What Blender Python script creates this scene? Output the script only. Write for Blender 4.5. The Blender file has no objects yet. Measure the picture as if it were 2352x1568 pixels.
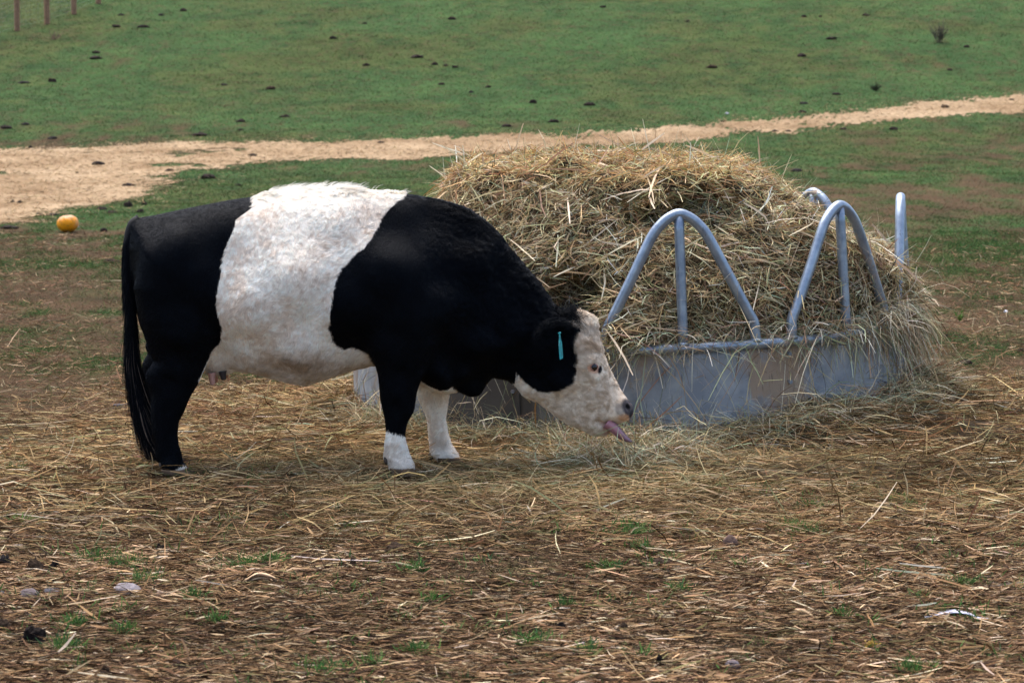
import bpy, math, random
import numpy as np
from mathutils import Vector, Matrix
from mathutils.bvhtree import BVHTree

# ------------------------------------------------------------------ camera
C = bpy.context.scene.collection
SC = bpy.context.scene
FPX = 5080.0                       # focal length in units of a 2352 px wide frame
TH = math.atan(502.0 / FPX)
CAM = np.array([0.0, 0.0, 1.6])
cd = bpy.data.cameras.new("camera")
cam = bpy.data.objects.new("camera", cd)
C.objects.link(cam)
cam.location = CAM
cam.rotation_euler = (math.pi / 2 - TH, 0, 0)
cd.sensor_width = 36.0
cd.lens = 36.0 * FPX / 2352.0
cd.clip_start = 0.1
cd.clip_end = 3000
cd.dof.use_dof = True
cd.dof.focus_distance = 10.0
cd.dof.aperture_fstop = 7.0
SC.camera = cam

# ------------------------------------------------------------------ world, sun, exposure
W = bpy.data.worlds.new("World")
SC.world = W
W.use_nodes = True
wn = W.node_tree
bg = wn.nodes["Background"]
sky = wn.nodes.new("ShaderNodeTexSky")
sky.sky_type = 'NISHITA'
sky.sun_disc = False
SUN_EL, SUN_AZ = math.radians(68), math.radians(-30)      # azimuth from +Y (away from the camera) towards +X
sky.sun_elevation = SUN_EL
sky.sun_rotation = SUN_AZ
sky.air_density = 1.0
sky.dust_density = 4.0
wn.links.new(sky.outputs[0], bg.inputs[0])
bg.inputs[1].default_value = 0.15
sl = bpy.data.lights.new("sun", 'SUN')
sl.energy = 1.35
sl.angle = math.radians(60)
sl.color = (1.0, 0.96, 0.90)
sun = bpy.data.objects.new("sun", sl)
C.objects.link(sun)
sd = Vector((math.sin(SUN_AZ) * math.cos(SUN_EL), math.cos(SUN_AZ) * math.cos(SUN_EL), math.sin(SUN_EL)))
sun.rotation_euler = (-sd).to_track_quat('-Z', 'Y').to_euler()
SC.view_settings.view_transform = 'Standard'
SC.view_settings.look = 'None'
SC.view_settings.exposure = 1.44
SC.view_settings.gamma = 1.0
SC.cycles.max_bounces = 6
SC.cycles.diffuse_bounces = 3
SC.cycles.glossy_bounces = 2
SC.cycles.transparent_max_bounces = 8

# ------------------------------------------------------------------ helpers
rng = np.random.default_rng(7)


def ray(u, v):
    u = np.asarray(u, float); v = np.asarray(v, float)
    a = (u - 1176) / FPX; b = (784 - v) / FPX
    return np.stack([a, math.cos(TH) + b * math.sin(TH), -math.sin(TH) + b * math.cos(TH)], -1)


def at(u, v, Y):
    """the point at distance Y in front of the camera seen at frame position u, v"""
    d = ray(u, v)
    t = np.asarray(Y) / d[..., 1]
    return CAM + d * t[..., None]


def proj(p):
    q = p - CAM
    z = q[..., 1] * math.cos(TH) - q[..., 2] * math.sin(TH)
    y = q[..., 1] * math.sin(TH) + q[..., 2] * math.cos(TH)
    return 1176 + FPX * q[..., 0] / z, 784 - FPX * y / z


def hash3(ix, iy, iz, seed):
    h = (ix.astype(np.int64) * 374761393 + iy.astype(np.int64) * 668265263 + iz.astype(np.int64) * 2147483647 + seed * 974634777)
    h = (h ^ (h >> 13)) * 1274126177
    h = h & 0x7fffffff
    h = (h ^ (h >> 16)) * 2246822519 & 0x7fffffff
    h = h ^ (h >> 13)
    return (h & 0xffff) / 65535.0


def noise(p, seed=0):
    """value noise in -1..1 at points p (N,3)"""
    f = np.floor(p); t = p - f
    t = t * t * (3 - 2 * t)
    i = f.astype(np.int64)
    r = 0
    for dx in (0, 1):
        wx = t[..., 0] if dx else 1 - t[..., 0]
        for dy in (0, 1):
            wy = t[..., 1] if dy else 1 - t[..., 1]
            for dz in (0, 1):
                wz = t[..., 2] if dz else 1 - t[..., 2]
                r = r + wx * wy * wz * hash3(i[..., 0] + dx, i[..., 1] + dy, i[..., 2] + dz, seed)
    return r * 2 - 1


def fbm(p, seed=0, n=4):
    r = 0; a = 0.5
    for k in range(n):
        r = r + a * noise(p * (2.03 ** k) + 17.3 * k, seed + k)
        a *= 0.5
    return r


def xy0(x, y, s=1.0):
    return np.stack([np.asarray(x) * s, np.asarray(y) * s, np.zeros_like(np.asarray(x, float))], -1)


def smooth(a, b, x):
    t = np.clip((x - a) / (b - a), 0, 1)
    return t * t * (3 - 2 * t)


def norm(v):
    return v / np.maximum(np.linalg.norm(v, axis=-1, keepdims=True), 1e-9)


def mesh_from(name, V, F, mats=(), col=None, smooth_shade=False, matidx=None):
    """V (n,3); F (m,k) array of equal-length faces, or a list of such arrays"""
    me = bpy.data.meshes.new(name)
    Fs = F if isinstance(F, list) else [F]
    Fs = [np.asarray(f) for f in Fs if len(f)]
    nl = sum(f.size for f in Fs); nf = sum(len(f) for f in Fs)
    me.vertices.add(len(V)); me.vertices.foreach_set('co', np.ascontiguousarray(V, dtype=np.float32).ravel())
    me.loops.add(nl); me.loops.foreach_set('vertex_index', np.concatenate([f.ravel() for f in Fs]).astype(np.int32))
    me.polygons.add(nf)
    tot = np.concatenate([np.full(len(f), f.shape[1]) for f in Fs]).astype(np.int32)
    st = np.concatenate([[0], np.cumsum(tot)[:-1]]).astype(np.int32)
    me.polygons.foreach_set('loop_start', st)
    if smooth_shade:
        me.polygons.foreach_set('use_smooth', np.ones(nf, bool))
    else:
        me.polygons.foreach_set('use_smooth', np.zeros(nf, bool))
    for m in mats:
        me.materials.append(m)
    if matidx is not None:
        me.polygons.foreach_set('material_index', np.asarray(matidx, dtype=np.int32))
    if col is not None:
        a = me.attributes.new('col', 'FLOAT_COLOR', 'POINT')
        c4 = np.ones((len(V), 4), np.float32); c4[:, :3] = col
        a.data.foreach_set('color', c4.ravel())
    me.update(calc_edges=True)
    me.validate()
    return me


def link(name, data, parent=None, loc=None):
    o = bpy.data.objects.new(name, data)
    C.objects.link(o)
    if parent is not None:
        o.parent = parent
    if loc is not None:
        o.location = loc
    return o


def tag(o, label=None, cat=None, group=None, kind=None):
    if label: o['label'] = label
    if cat: o['category'] = cat
    if group: o['group'] = group
    if kind: o['kind'] = kind
    return o


def tube(path, rad, n=12, cap=True, closed=False):
    """swept tube, verts and quads; rad scalar or per-point"""
    path = np.asarray(path, float)
    m = len(path)
    rad = np.broadcast_to(np.asarray(rad, float), (m,)) if np.ndim(rad) < 2 else rad
    T = np.gradient(path, axis=0)
    if closed:
        T = np.roll(path, -1, 0) - np.roll(path, 1, 0)
    T = norm(T)
    ref = np.array([0.0, 0.0, 1.0]) if abs(T[0][2]) < 0.9 else np.array([1.0, 0, 0])
    n0 = norm(np.cross(T[0], ref))
    Ns = []
    for i in range(m):
        n0 = norm(n0 - T[i] * np.dot(n0, T[i])); Ns.append(n0)
    Ns = np.array(Ns); Bs = np.cross(T, Ns)
    a = np.arange(n) / n * 2 * math.pi
    V = path[:, None, :] + rad[:, None, None] * (np.cos(a)[None, :, None] * Ns[:, None, :] + np.sin(a)[None, :, None] * Bs[:, None, :])
    V = V.reshape(-1, 3)
    F = []
    for i in range(m if closed else m - 1):
        j = (i + 1) % m
        for k in range(n):
            l = (k + 1) % n
            F.append((i * n + k, i * n + l, j * n + l, j * n + k))
    Fs = [np.array(F)]
    if cap and not closed:
        Fs.append(np.array([list(range(n))[::-1], [(m - 1) * n + k for k in range(n)]]))
    return V, Fs


def catmull(P, n=8):
    P = np.asarray(P, float)
    Q = np.vstack([2 * P[0] - P[1], P, 2 * P[-1] - P[-2]])
    out = []
    for i in range(1, len(Q) - 2):
        for t in np.arange(n) / n:
            out.append(0.5 * ((2 * Q[i]) + (-Q[i - 1] + Q[i + 1]) * t + (2 * Q[i - 1] - 5 * Q[i] + 4 * Q[i + 1] - Q[i + 2]) * t * t + (-Q[i - 1] + 3 * Q[i] - 3 * Q[i + 1] + Q[i + 2]) * t ** 3))
    out.append(P[-1])
    return np.array(out)


class Join:
    """collects pieces that belong to one mesh"""
    def __init__(s): s.V = []; s.F = []; s.c = []; s.n = 0
    def add(s, V, Fs, col=None):
        Fs = Fs if isinstance(Fs, list) else [Fs]
        s.V.append(V); s.F += [np.asarray(f) + s.n for f in Fs]; s.n += len(V)
        if col is not None: s.c.append(np.broadcast_to(np.asarray(col, float), (len(V), 3)))
    def mesh(s, name, mats, smooth_shade=False):
        return mesh_from(name, np.vstack(s.V), s.F, mats, np.vstack(s.c) if s.c else None, smooth_shade)


def ribbons(P, D, L, Wd, col, seg=3, bend=0.15, sag=0.0, flat=None, seed=1):
    """N thin bent blades. returns V, F, col per vertex"""
    r = np.random.default_rng(seed)
    N = len(P)
    D = norm(D)
    L = np.broadcast_to(L, (N,)); Wd = np.broadcast_to(Wd, (N,)); sag = np.broadcast_to(sag, (N,))
    R = norm(r.normal(size=(N, 3)))
    S = norm(np.cross(D, R))                    # width direction
    if flat is not None:                        # lie flat against the given normals
        S = norm(S * (1 - flat[1]) + norm(np.cross(D, flat[0])) * flat[1])
    B = norm(np.cross(D, norm(r.normal(size=(N, 3)))))
    t = np.linspace(0, 1, seg + 1)
    kink = r.uniform(0.3, 0.7, N)
    bd = r.normal(size=N) * bend
    cen = (P[:, None] + D[:, None] * (L[:, None, None] * t[None, :, None])
           + B[:, None] * ((L * bd)[:, None] * np.where(t[None] < kink[:, None], t[None] / kink[:, None], (1 - t[None]) / (1 - kink[:, None])))[..., None])
    cen[..., 2] -= (sag * L)[:, None] * t[None] ** 2
    w = Wd[:, None] * (1 - 0.55 * np.abs(t[None] * 2 - 1) ** 3) * 0.5
    V = np.stack([cen - S[:, None] * w[..., None], cen + S[:, None] * w[..., None]], 2)   # N, seg+1, 2, 3
    V = V.reshape(-1, 3)
    base = (np.arange(N) * (seg + 1) * 2)[:, None]
    k = np.arange(seg)[None] * 2
    F = np.stack([base + k, base + k + 1, base + k + 3, base + k + 2], -1).reshape(-1, 4)
    c = np.repeat(col, (seg + 1) * 2, axis=0)
    return V, F, c


def pick(pal, w, n, r, jit=0.12):
    pal = np.asarray(pal, float); w = np.asarray(w, float) / np.sum(w)
    c = pal[r.choice(len(pal), size=n, p=w)]
    return np.clip(c * (1 + r.normal(size=(n, 1)) * jit) * (1 + r.normal(size=(n, 3)) * 0.04), 0.002, 0.9)


def nodes(name):
    m = bpy.data.materials.new(name); m.use_nodes = True
    nt = m.node_tree; b = nt.nodes["Principled BSDF"]
    return m, nt, b


def attr_mat(name, rough=0.6, spec=0.3, noise_scale=None, noise_amt=0.2, bump=0.0, sheen=0.0, transl=0.0):
    m, nt, b = nodes(name)
    a = nt.nodes.new("ShaderNodeAttribute"); a.attribute_name = 'col'
    src = a.outputs['Color']
    if noise_scale:
        tc = nt.nodes.new("ShaderNodeTexCoord")
        nz = nt.nodes.new("ShaderNodeTexNoise"); nz.inputs['Scale'].default_value = noise_scale; nz.inputs['Detail'].default_value = 6
        nt.links.new(tc.outputs['Object'], nz.inputs['Vector'])
        mr = nt.nodes.new("ShaderNodeMapRange"); mr.inputs['To Min'].default_value = 1 - noise_amt; mr.inputs['To Max'].default_value = 1 + noise_amt
        mr.inputs['From Min'].default_value = 0.3; mr.inputs['From Max'].default_value = 0.7
        nt.links.new(nz.outputs[0], mr.inputs[0])
        mx = nt.nodes.new("ShaderNodeMix"); mx.data_type = 'RGBA'; mx.blend_type = 'MULTIPLY'; mx.inputs[0].default_value = 1
        nt.links.new(src, mx.inputs[6]); nt.links.new(mr.outputs[0], mx.inputs[7])
        src = mx.outputs[2]
        if bump:
            bp = nt.nodes.new("ShaderNodeBump"); bp.inputs['Strength'].default_value = bump; bp.inputs['Distance'].default_value = 0.02
            nt.links.new(nz.outputs[0], bp.inputs['Height']); nt.links.new(bp.outputs[0], b.inputs['Normal'])
    nt.links.new(src, b.inputs['Base Color'])
    b.inputs['Roughness'].default_value = rough
    b.inputs['Specular IOR Level'].default_value = spec
    if transl:
        tr = nt.nodes.new("ShaderNodeBsdfTranslucent"); nt.links.new(src, tr.inputs[0])
        ms = nt.nodes.new("ShaderNodeMixShader"); ms.inputs[0].default_value = transl
        out = nt.nodes["Material Output"]
        nt.links.new(b.outputs[0], ms.inputs[1]); nt.links.new(tr.outputs[0], ms.inputs[2]); nt.links.new(ms.outputs[0], out.inputs[0])
    return m


def poly_sd(px, py, poly):
    """signed distance to a closed polygon, positive inside; px,py arrays"""
    poly = np.asarray(poly, float)
    d = np.full(px.shape, 1e18); inside = np.zeros(px.shape, bool)
    n = len(poly)
    for i in range(n):
        a = poly[i]; b = poly[(i + 1) % n]
        e = b - a; wx = px - a[0]; wy = py - a[1]
        t = np.clip((wx * e[0] + wy * e[1]) / max(e @ e, 1e-12), 0, 1)
        d = np.minimum(d, (wx - e[0] * t) ** 2 + (wy - e[1] * t) ** 2)
        c = (a[1] > py) != (b[1] > py)
        if a[1] != b[1]:
            inside ^= c & (px < (b[0] - a[0]) * (py - a[1]) / (b[1] - a[1]) + a[0])
    return np.where(inside, 1, -1) * np.sqrt(d)


def idw(px, py, pts, vals, power=3.0):
    num = 0; den = 0
    for (x, y), v in zip(pts, vals):
        w = 1.0 / (((px - x) ** 2 + (py - y) ** 2) ** (power / 2) + 1e-6)
        num = num + w * v; den = den + w
    return num / den


def smin(a, b, k):
    h = np.clip(0.5 + 0.5 * (b - a) / k, 0, 1)
    return b * (1 - h) + a * h - k * h * (1 - h)

# ------------------------------------------------------------------ terrain
_HY = np.array([-400, -30, 0, 29, 33, 38, 45, 52, 58, 65, 75, 85, 100, 140, 200, 300, 600, 1500.0])
_HZ = np.array([0, 0, 0, 0, .05, .2, .55, 1.0, 1.7, 2.65, 4.73, 6.8, 10, 18, 27, 36, 44, 50.0])


def _pchip(x, y, q):
    h = np.diff(x); s = np.diff(y) / h
    m = np.zeros(len(x)); m[0] = s[0]; m[-1] = s[-1]
    for i in range(1, len(x) - 1):
        m[i] = 0 if s[i - 1] * s[i] <= 0 else 2 / (1 / s[i - 1] + 1 / s[i])
    i = np.clip(np.searchsorted(x, q) - 1, 0, len(x) - 2)
    t = (q - x[i]) / h[i]
    return ((2 * t**3 - 3 * t**2 + 1) * y[i] + (t**3 - 2 * t**2 + t) * h[i] * m[i] + (-2 * t**3 + 3 * t**2) * y[i + 1] + (t**3 - t**2) * h[i] * m[i + 1])


def H(x, y):
    x = np.asarray(x, float); y = np.asarray(y, float)
    z = _pchip(_HY, _HZ, np.clip(y, -399, 1499))
    far = smooth(18, 45, y)
    z = z + far * 0.05 * noise(xy0(x, y, 0.25), 5) + far * 0.025 * noise(xy0(x, y, 0.9), 6)
    z = z + (1 - far) * (0.010 * noise(xy0(x, y, 2.2), 8) + 0.006 * noise(xy0(x, y, 7.0), 9) - 0.008)
    return z


def G(u, v):
    """the ground point seen at u, v"""
    u = np.atleast_1d(np.asarray(u, float)); v = np.atleast_1d(np.asarray(v, float))
    d = ray(u, v); lo = np.full(u.shape, 3.0); hi = np.full(u.shape, np.nan)
    prev = lo.copy()
    ys = np.concatenate([np.arange(3, 30, 0.5), np.arange(30, 200, 0.5)])
    found = np.zeros(u.shape, bool)
    for y in ys:
        p = CAM + d * (y / d[:, 1])[:, None]
        below = (p[:, 2] < H(p[:, 0], p[:, 1])) & ~found
        hi[below] = y; lo[below] = prev[below]; found |= below
        prev = np.where(found, prev, y)
    hi = np.where(found, hi, 200.0)
    for _ in range(18):
        m = (lo + hi) / 2
        p = CAM + d * (m / d[:, 1])[:, None]
        b = p[:, 2] < H(p[:, 0], p[:, 1])
        hi = np.where(b, m, hi); lo = np.where(b, lo, m)
    p = CAM + d * (hi / d[:, 1])[:, None]
    p[:, 2] = H(p[:, 0], p[:, 1])
    return p


def poly_ground(pts):
    p = G([a for a, b in pts], [b for a, b in pts])
    return p[:, :2]

# straw strip that crosses the field: outline on the ground
PATH_POLY = poly_ground([(-260, 350), (0, 341), (200, 338), (350, 330), (560, 327), (800, 322), (1000, 315), (1250, 308), (1450, 300), (1600, 290),
                         (1700, 281), (1850, 264), (2000, 250), (2150, 234), (2352, 215), (2560, 196), (2560, 236), (2352, 255), (2200, 264), (2050, 279),
                         (1900, 297), (1750, 310), (1650, 320), (1450, 334), (1300, 345), (1100, 362), (950, 368), (800, 366), (680, 370),
                         (560, 374), (480, 388), (420, 402), (370, 418), (340, 436), (300, 455), (250, 470), (190, 490), (120, 500), (60, 512), (0, 520), (-300, 545)])


def green_amount(x, y):
    """0 bare brown .. 1 lush green, in world coordinates"""
    n = fbm(xy0(x, y * .6, 0.16), 21, 4) * .45 + fbm(xy0(x, y * .45, 0.9), 31, 3) * .75 + fbm(xy0(x, y * .4, 3.2), 35, 2) * 1.0
    base = -0.05 + 0.45 * smooth(11.8, 15, y) + 0.22 * smooth(30, 44, y) + 0.30 * smooth(52, 66, y)
    base = base - 0.12 * np.exp(-((x - 7.0) / 6.5) ** 2 - ((y - 41) / 7.0) ** 2)          # worn right slope
    base = base + 0.40 * np.exp(-((x + 4.5) / 4.0) ** 2 - ((y - 40) / 4.0) ** 2)          # green strip behind the back
    base = base + 0.22 * np.exp(-((x - 6.5) / 3.0) ** 2 - ((y - 29) / 3.5) ** 2)
    base = base - 0.20 * np.exp(-((x + 10) / 6.0) ** 2 - ((y - 53) / 3.0) ** 2)
    base = base - 0.12 * np.exp(-((x - 18) / 8.0) ** 2 - ((y - 75) / 12.0) ** 2)
    return np.clip(base + n * 0.55, 0, 1)


GREENS = np.array([(.033, .069, .023), (.050, .090, .028), (.026, .053, .021), (.070, .090, .034)])
BROWNS = np.array([(.072, .044, .025), (.050, .031, .018), (.096, .066, .038), (.036, .024, .015)])


def ground_colour(x, y, r=None):
    g = green_amount(x, y)[..., None]
    n1 = (noise(xy0(x, y, 0.8), 41)[..., None] + 1) / 2
    n2 = (noise(xy0(x, y, 3.1), 42)[..., None] + 1) / 2
    gr = GREENS[0] * (1 - n1) + GREENS[1] * n1; gr = gr * (1 - n2 * .5) + GREENS[2] * n2 * .5
    br = BROWNS[0] * (1 - n2) + BROWNS[1] * n2; br = br * (1 - .4 * n1) + BROWNS[2] * .4 * n1
    k = smooth(0.12, 0.78, g)
    n3 = fbm(xy0(x, y, .33), 45, 4)[..., None]; n4 = fbm(xy0(x, y, 1.9), 46, 3)[..., None]
    yl = smooth(-.05, .40, n3 + .6 * n4)
    gr = gr * (1 - yl * .6) + np.array([.070, .078, .026]) * yl * .6
    return (br * (1 - k) + gr * k) * np.clip(1 + .35 * n4 - .25 * n3, .6, 1.4)


def grow(a, b, first, ratio):
    out = [a]; s = first
    while out[-1] < b:
        out.append(out[-1] + s); s *= ratio
    return out

ys = np.array([-60, -30, -15, -6, 0, 3.0, 4.5] + grow(5.5, 18, 0.045, 1.0025) + grow(18.2, 110, 0.07, 1.006) + [118, 130, 150, 180, 220, 270, 330, 420, 550, 750, 1000, 1400.0])
ys = np.unique(np.round(ys, 4))
tx = np.linspace(-1, 1, 361)
xs = np.sign(tx) * (np.abs(tx) * 1.0)
# every row spans a width that grows with distance (a fan, dense where the frame looks)
Y2 = np.repeat(ys[:, None], len(xs), 1)
half = 1.2 + np.abs(ys) * 0.30
X2 = xs[None] * half[:, None]
edge = np.abs(xs)[None] > 0.985
X2 = np.where(edge, np.sign(xs)[None] * (half[:, None] * 1 + (np.abs(xs)[None] - 0.985) / 0.015 * (300 + ys.max() * 0.6)), X2)
Z2 = H(X2, Y2)
V = np.stack([X2, Y2, Z2], -1).reshape(-1, 3)
nx = len(xs); ii, jj = np.meshgrid(np.arange(len(ys) - 1), np.arange(nx - 1), indexing='ij')
a = (ii * nx + jj).ravel()
F = np.stack([a, a + 1, a + nx + 1, a + nx], -1)
GC = ground_colour(V[:, 0], V[:, 1])


def ground_material():
    m, nt, b = nodes("soil_and_turf")
    at_ = nt.nodes.new("ShaderNodeAttribute"); at_.attribute_name = 'col'
    tc = nt.nodes.new("ShaderNodeTexCoord")
    src = at_.outputs['Color']
    def layer(scale, lo, hi, colr, amount, detail=5, rough=0.65):
        nonlocal src
        nz = nt.nodes.new("ShaderNodeTexNoise"); nz.inputs['Scale'].default_value = scale; nz.inputs['Detail'].default_value = detail; nz.inputs['Roughness'].default_value = rough
        nt.links.new(tc.outputs['Object'], nz.inputs['Vector'])
        mr = nt.nodes.new("ShaderNodeMapRange"); mr.inputs['From Min'].default_value = lo; mr.inputs['From Max'].default_value = hi
        mr.inputs['To Max'].default_value = amount
        nt.links.new(nz.outputs[0], mr.inputs[0])
        mx = nt.nodes.new("ShaderNodeMix"); mx.data_type = 'RGBA'; mx.inputs[7].default_value = (*colr, 1)
        nt.links.new(mr.outputs[0], mx.inputs[0]); nt.links.new(src, mx.inputs[6]); src = mx.outputs[2]
        return nz
    layer(3.0, .52, .64, (.075, .048, .028), .6)
    layer(6.5, .53, .64, (.012, .024, .010), .65)
    layer(12.0, .56, .68, (.045, .075, .024), .5)
    nz = layer(26.0, .58, .66, (.10, .070, .040), .40)
    nt.links.new(src, b.inputs['Base Color'])
    b.inputs['Roughness'].default_value = 0.95; b.inputs['Specular IOR Level'].default_value = 0.02
    bp = nt.nodes.new("ShaderNodeBump"); bp.inputs['Strength'].default_value = 0.9; bp.inputs['Distance'].default_value = 0.03
    nt.links.new(nz.outputs[0], bp.inputs['Height']); nt.links.new(bp.outputs[0], b.inputs['Normal'])
    return m

M_GROUND = ground_material()
g = link("ground", mesh_from("ground", V, F, [M_GROUND], GC, True)); tag(g, kind='structure')

M_BLADE = attr_mat("grass_blades", 0.8, 0.04, transl=0.2)
M_HAY = attr_mat("hay_stems", 0.6, 0.22, transl=0.15)
M_LITTER = attr_mat("trampled_hay", 0.8, 0.05, transl=0.1)
M_STRAW = attr_mat("straw", 0.8, 0.04)

HAY = [(.56, .46, .29), (.44, .34, .19), (.30, .29, .165), (.34, .235, .13), (.20, .125, .07), (.27, .15, .10), (.66, .60, .46), (.20, .225, .12), (.34, .40, .27)]

# straw strip: a ragged sheet following the ground plus loose straw
gy = np.array(grow(33, 70, 0.07, 1.004)); gx = np.linspace(-20, 23, 800)
PX, PY = np.meshgrid(gx, gy)
sdp = poly_sd(PX, PY, PATH_POLY)
edge_n = fbm(xy0(PX, PY, 0.7), 51, 4) * 2.0 + fbm(xy0(PX, PY, 3.0), 52, 2) * 0.8
keep = (sdp + edge_n * 0.5 > -.10 + np.random.default_rng(2).random(PX.shape) ** 2 * .6)
hole = fbm(xy0(PX, PY, 0.55), 53, 4) + 0.25 * fbm(xy0(PX, PY, 3.5), 55, 2)
keep &= hole > -0.50 + 0.22 * smooth(46, 36, PY)
PZ = H(PX, PY) + 0.012
V = np.stack([PX, PY, PZ], -1).reshape(-1, 3); nx = len(gx)
ii, jj = np.meshgrid(np.arange(len(gy) - 1), np.arange(nx - 1), indexing='ij')
kk = keep[:-1, :-1] & keep[1:, 1:]
a = (ii * nx + jj)[kk]
F = np.stack([a, a + 1, a + nx + 1, a + nx], -1)
n1 = (fbm(V * np.array([.9, .9, 0]), 54, 3)[:, None] + .6) / 1.2
pc = np.array([.35, .255, .155]) * (1 - np.clip(n1, 0, 1)) + np.array([.19, .122, .065]) * np.clip(n1, 0, 1)
mp, nt, b = nodes("trodden_straw")
at_ = nt.nodes.new("ShaderNodeAttribute"); at_.attribute_name = 'col'
tc = nt.nodes.new("ShaderNodeTexCoord"); nz = nt.nodes.new("ShaderNodeTexNoise"); nz.inputs['Scale'].default_value = 9; nz.inputs['Detail'].default_value = 8
nt.links.new(tc.outputs['Object'], nz.inputs['Vector'])
mr = nt.nodes.new("ShaderNodeMapRange"); mr.inputs['From Min'].default_value = .3; mr.inputs['From Max'].default_value = .7; mr.inputs['To Min'].default_value = .65; mr.inputs['To Max'].default_value = 1.25
nt.links.new(nz.outputs[0], mr.inputs[0])
mx = nt.nodes.new("ShaderNodeMix"); mx.data_type = 'RGBA'; mx.blend_type = 'MULTIPLY'; mx.inputs[0].default_value = 1
nt.links.new(at_.outputs['Color'], mx.inputs[6]); nt.links.new(mr.outputs[0], mx.inputs[7]); nt.links.new(mx.outputs[2], b.inputs['Base Color'])
b.inputs['Roughness'].default_value = .95; b.inputs['Specular IOR Level'].default_value = .03
bp = nt.nodes.new("ShaderNodeBump"); bp.inputs['Strength'].default_value = 0.8; bp.inputs['Distance'].default_value = 0.03
nt.links.new(nz.outputs[0], bp.inputs['Height']); nt.links.new(bp.outputs[0], b.inputs['Normal'])
tag(link("path", mesh_from("path", V, F, [mp], pc, True)), kind='structure')
# loose straw lying on and round the strip
r = np.random.default_rng(3)
N = 120000
x = r.uniform(-20, 23, N); y = r.uniform(33, 69, N)
s = poly_sd(x, y, PATH_POLY); en = fbm(xy0(x, y, 0.7), 51, 4) * 2.0
k = (s + en * 0.5 + r.normal(size=N) * 0.5 > -0.2); x = x[k]; y = y[k]
n = len(x)
P = np.stack([x, y, H(x, y) + 0.015 + r.uniform(0, .03, n)], -1)
D = np.stack([r.normal(size=n), r.normal(size=n), r.normal(size=n) * .25], -1)
V, F, c = ribbons(P, D, r.uniform(.05, .18, n), r.uniform(.005, .012, n), pick([(.38, .265, .14), (.29, .19, .10), (.46, .34, .20), (.15, .095, .05)], [4, 3, 2, 1.6], n, r), 2, .2, seed=4)
tag(link("path_straw", mesh_from("path_straw", V, F, [M_STRAW], c)), "pale loose straw strewn along the strip across the pasture", "straw", kind='stuff')

# ------------------------------------------------------------------ cow
YC = 10.2                                    # the cow's median plane


def plane_pts(pts, Y):
    p = at([a for a, b in pts], [b for a, b in pts], Y)
    return p[:, [0, 2]]

TRUNK = [(303, 513), (318, 501), (356, 495), (435, 478), (523, 461), (589, 451), (611, 443), (669, 434), (757, 431), (816, 434), (889, 441), (952, 448),
         (1010, 459), (1069, 478), (1113, 507), (1142, 535), (1171, 573), (1204, 612), (1239, 653), (1271, 700), (1290, 718), (1308, 724), (1335, 721),
         (1357, 733), (1371, 761), (1380, 799), (1391, 825), (1403, 856), (1418, 882), (1432, 904), (1443, 918), (1454, 932), (1455, 948), (1445, 963),
         (1432, 971), (1412, 974), (1400, 982), (1402, 994), (1388, 1000), (1359, 998), (1335, 987), (1302, 973), (1271, 951), (1243, 929), (1221, 917), (1199, 905), (1186, 888),
         (1166, 874), (1148, 870), (1132, 867), (1115, 882), (1100, 901), (1083, 905), (1053, 898), (1030, 903), (1008, 901), (975, 888), (940, 870), (860, 838), (816, 848), (772, 861),
         (728, 873), (704, 879), (669, 877), (625, 867), (581, 856), (545, 852), (525, 858), (508, 863), (488, 864), (468, 856), (440, 850), (390, 830), (345, 800), (322, 745), (308, 690), (300, 637), (297, 564)]
NEAR_HIND = [(330, 560), (430, 540), (500, 600), (512, 700), (505, 770), (490, 803), (474, 835), (455, 880), (437, 910), (423, 943), (411, 967), (407, 996), (410, 1025), (418, 1058), (429, 1072), (428, 1084), (420, 1093),
             (384, 1093), (372, 1082), (362, 1050), (355, 1025), (349, 990), (347, 952), (347, 908), (341, 878), (341, 853), (354, 829), (342, 800), (322, 740), (308, 660)]
NEAR_FORE = [(850, 640), (960, 620), (1010, 720), (995, 800), (975, 855), (962, 885), (954, 912), (945, 943), (934, 975), (930, 1000), (932, 1014), (939, 1039), (950, 1062), (952, 1076), (942, 1090),
             (906, 1090), (894, 1078), (893, 1066), (885, 1052), (884, 1020), (887, 990), (884, 962), (874, 918), (869, 863), (862, 836), (850, 806), (840, 740)]
FAR_FORE = [(950, 760), (1040, 760), (1045, 840), (1036, 880), (1032, 907), (1028, 937), (1024, 962), (1029, 992), (1038, 1020), (1053, 1042), (1058, 1052), (1050, 1062),
            (1010, 1064), (997, 1054), (988, 1044), (985, 1006), (981, 965), (968, 924), (955, 880), (945, 820)]


def pxz(u, v, Y=YC):
    p = at(u, v, Y); return (p[0], p[2])

VOX = 0.0085
bx0 = pxz(285, 420)[0] - .05; bx1 = pxz(1470, 420)[0] + .03
gx = np.arange(bx0, bx1, VOX); gz = np.arange(-0.03, pxz(700, 415)[1] + .05, VOX); gy = np.arange(YC - .47, YC + .47, VOX)
GX, GZ = np.meshgrid(gx, gz, indexing='ij')


def part_field(poly, Y, wpts, rpts, fy=0.0):
    """inflate a side outline standing in plane Y to a solid"""
    P2 = plane_pts(poly, Y)
    d = poly_sd(GX, GZ, P2)
    Wf = idw(GX, GZ, [pxz(u, v, Y) for u, v, w in wpts], [w for u, v, w in wpts])
    Rf = idw(GX, GZ, [pxz(u, v, Y) for u, v, w in rpts], [w for u, v, w in rpts])
    q = 1 - np.minimum(d, Rf) / Rf
    yy = (gy - Y)[None, :, None]
    f = (np.sqrt((yy / Wf[:, None, :]) ** 2 + (q ** 2)[:, None, :]) - 1) * np.minimum(Wf, Rf)[:, None, :]
    return f.astype(np.float32)

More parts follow.
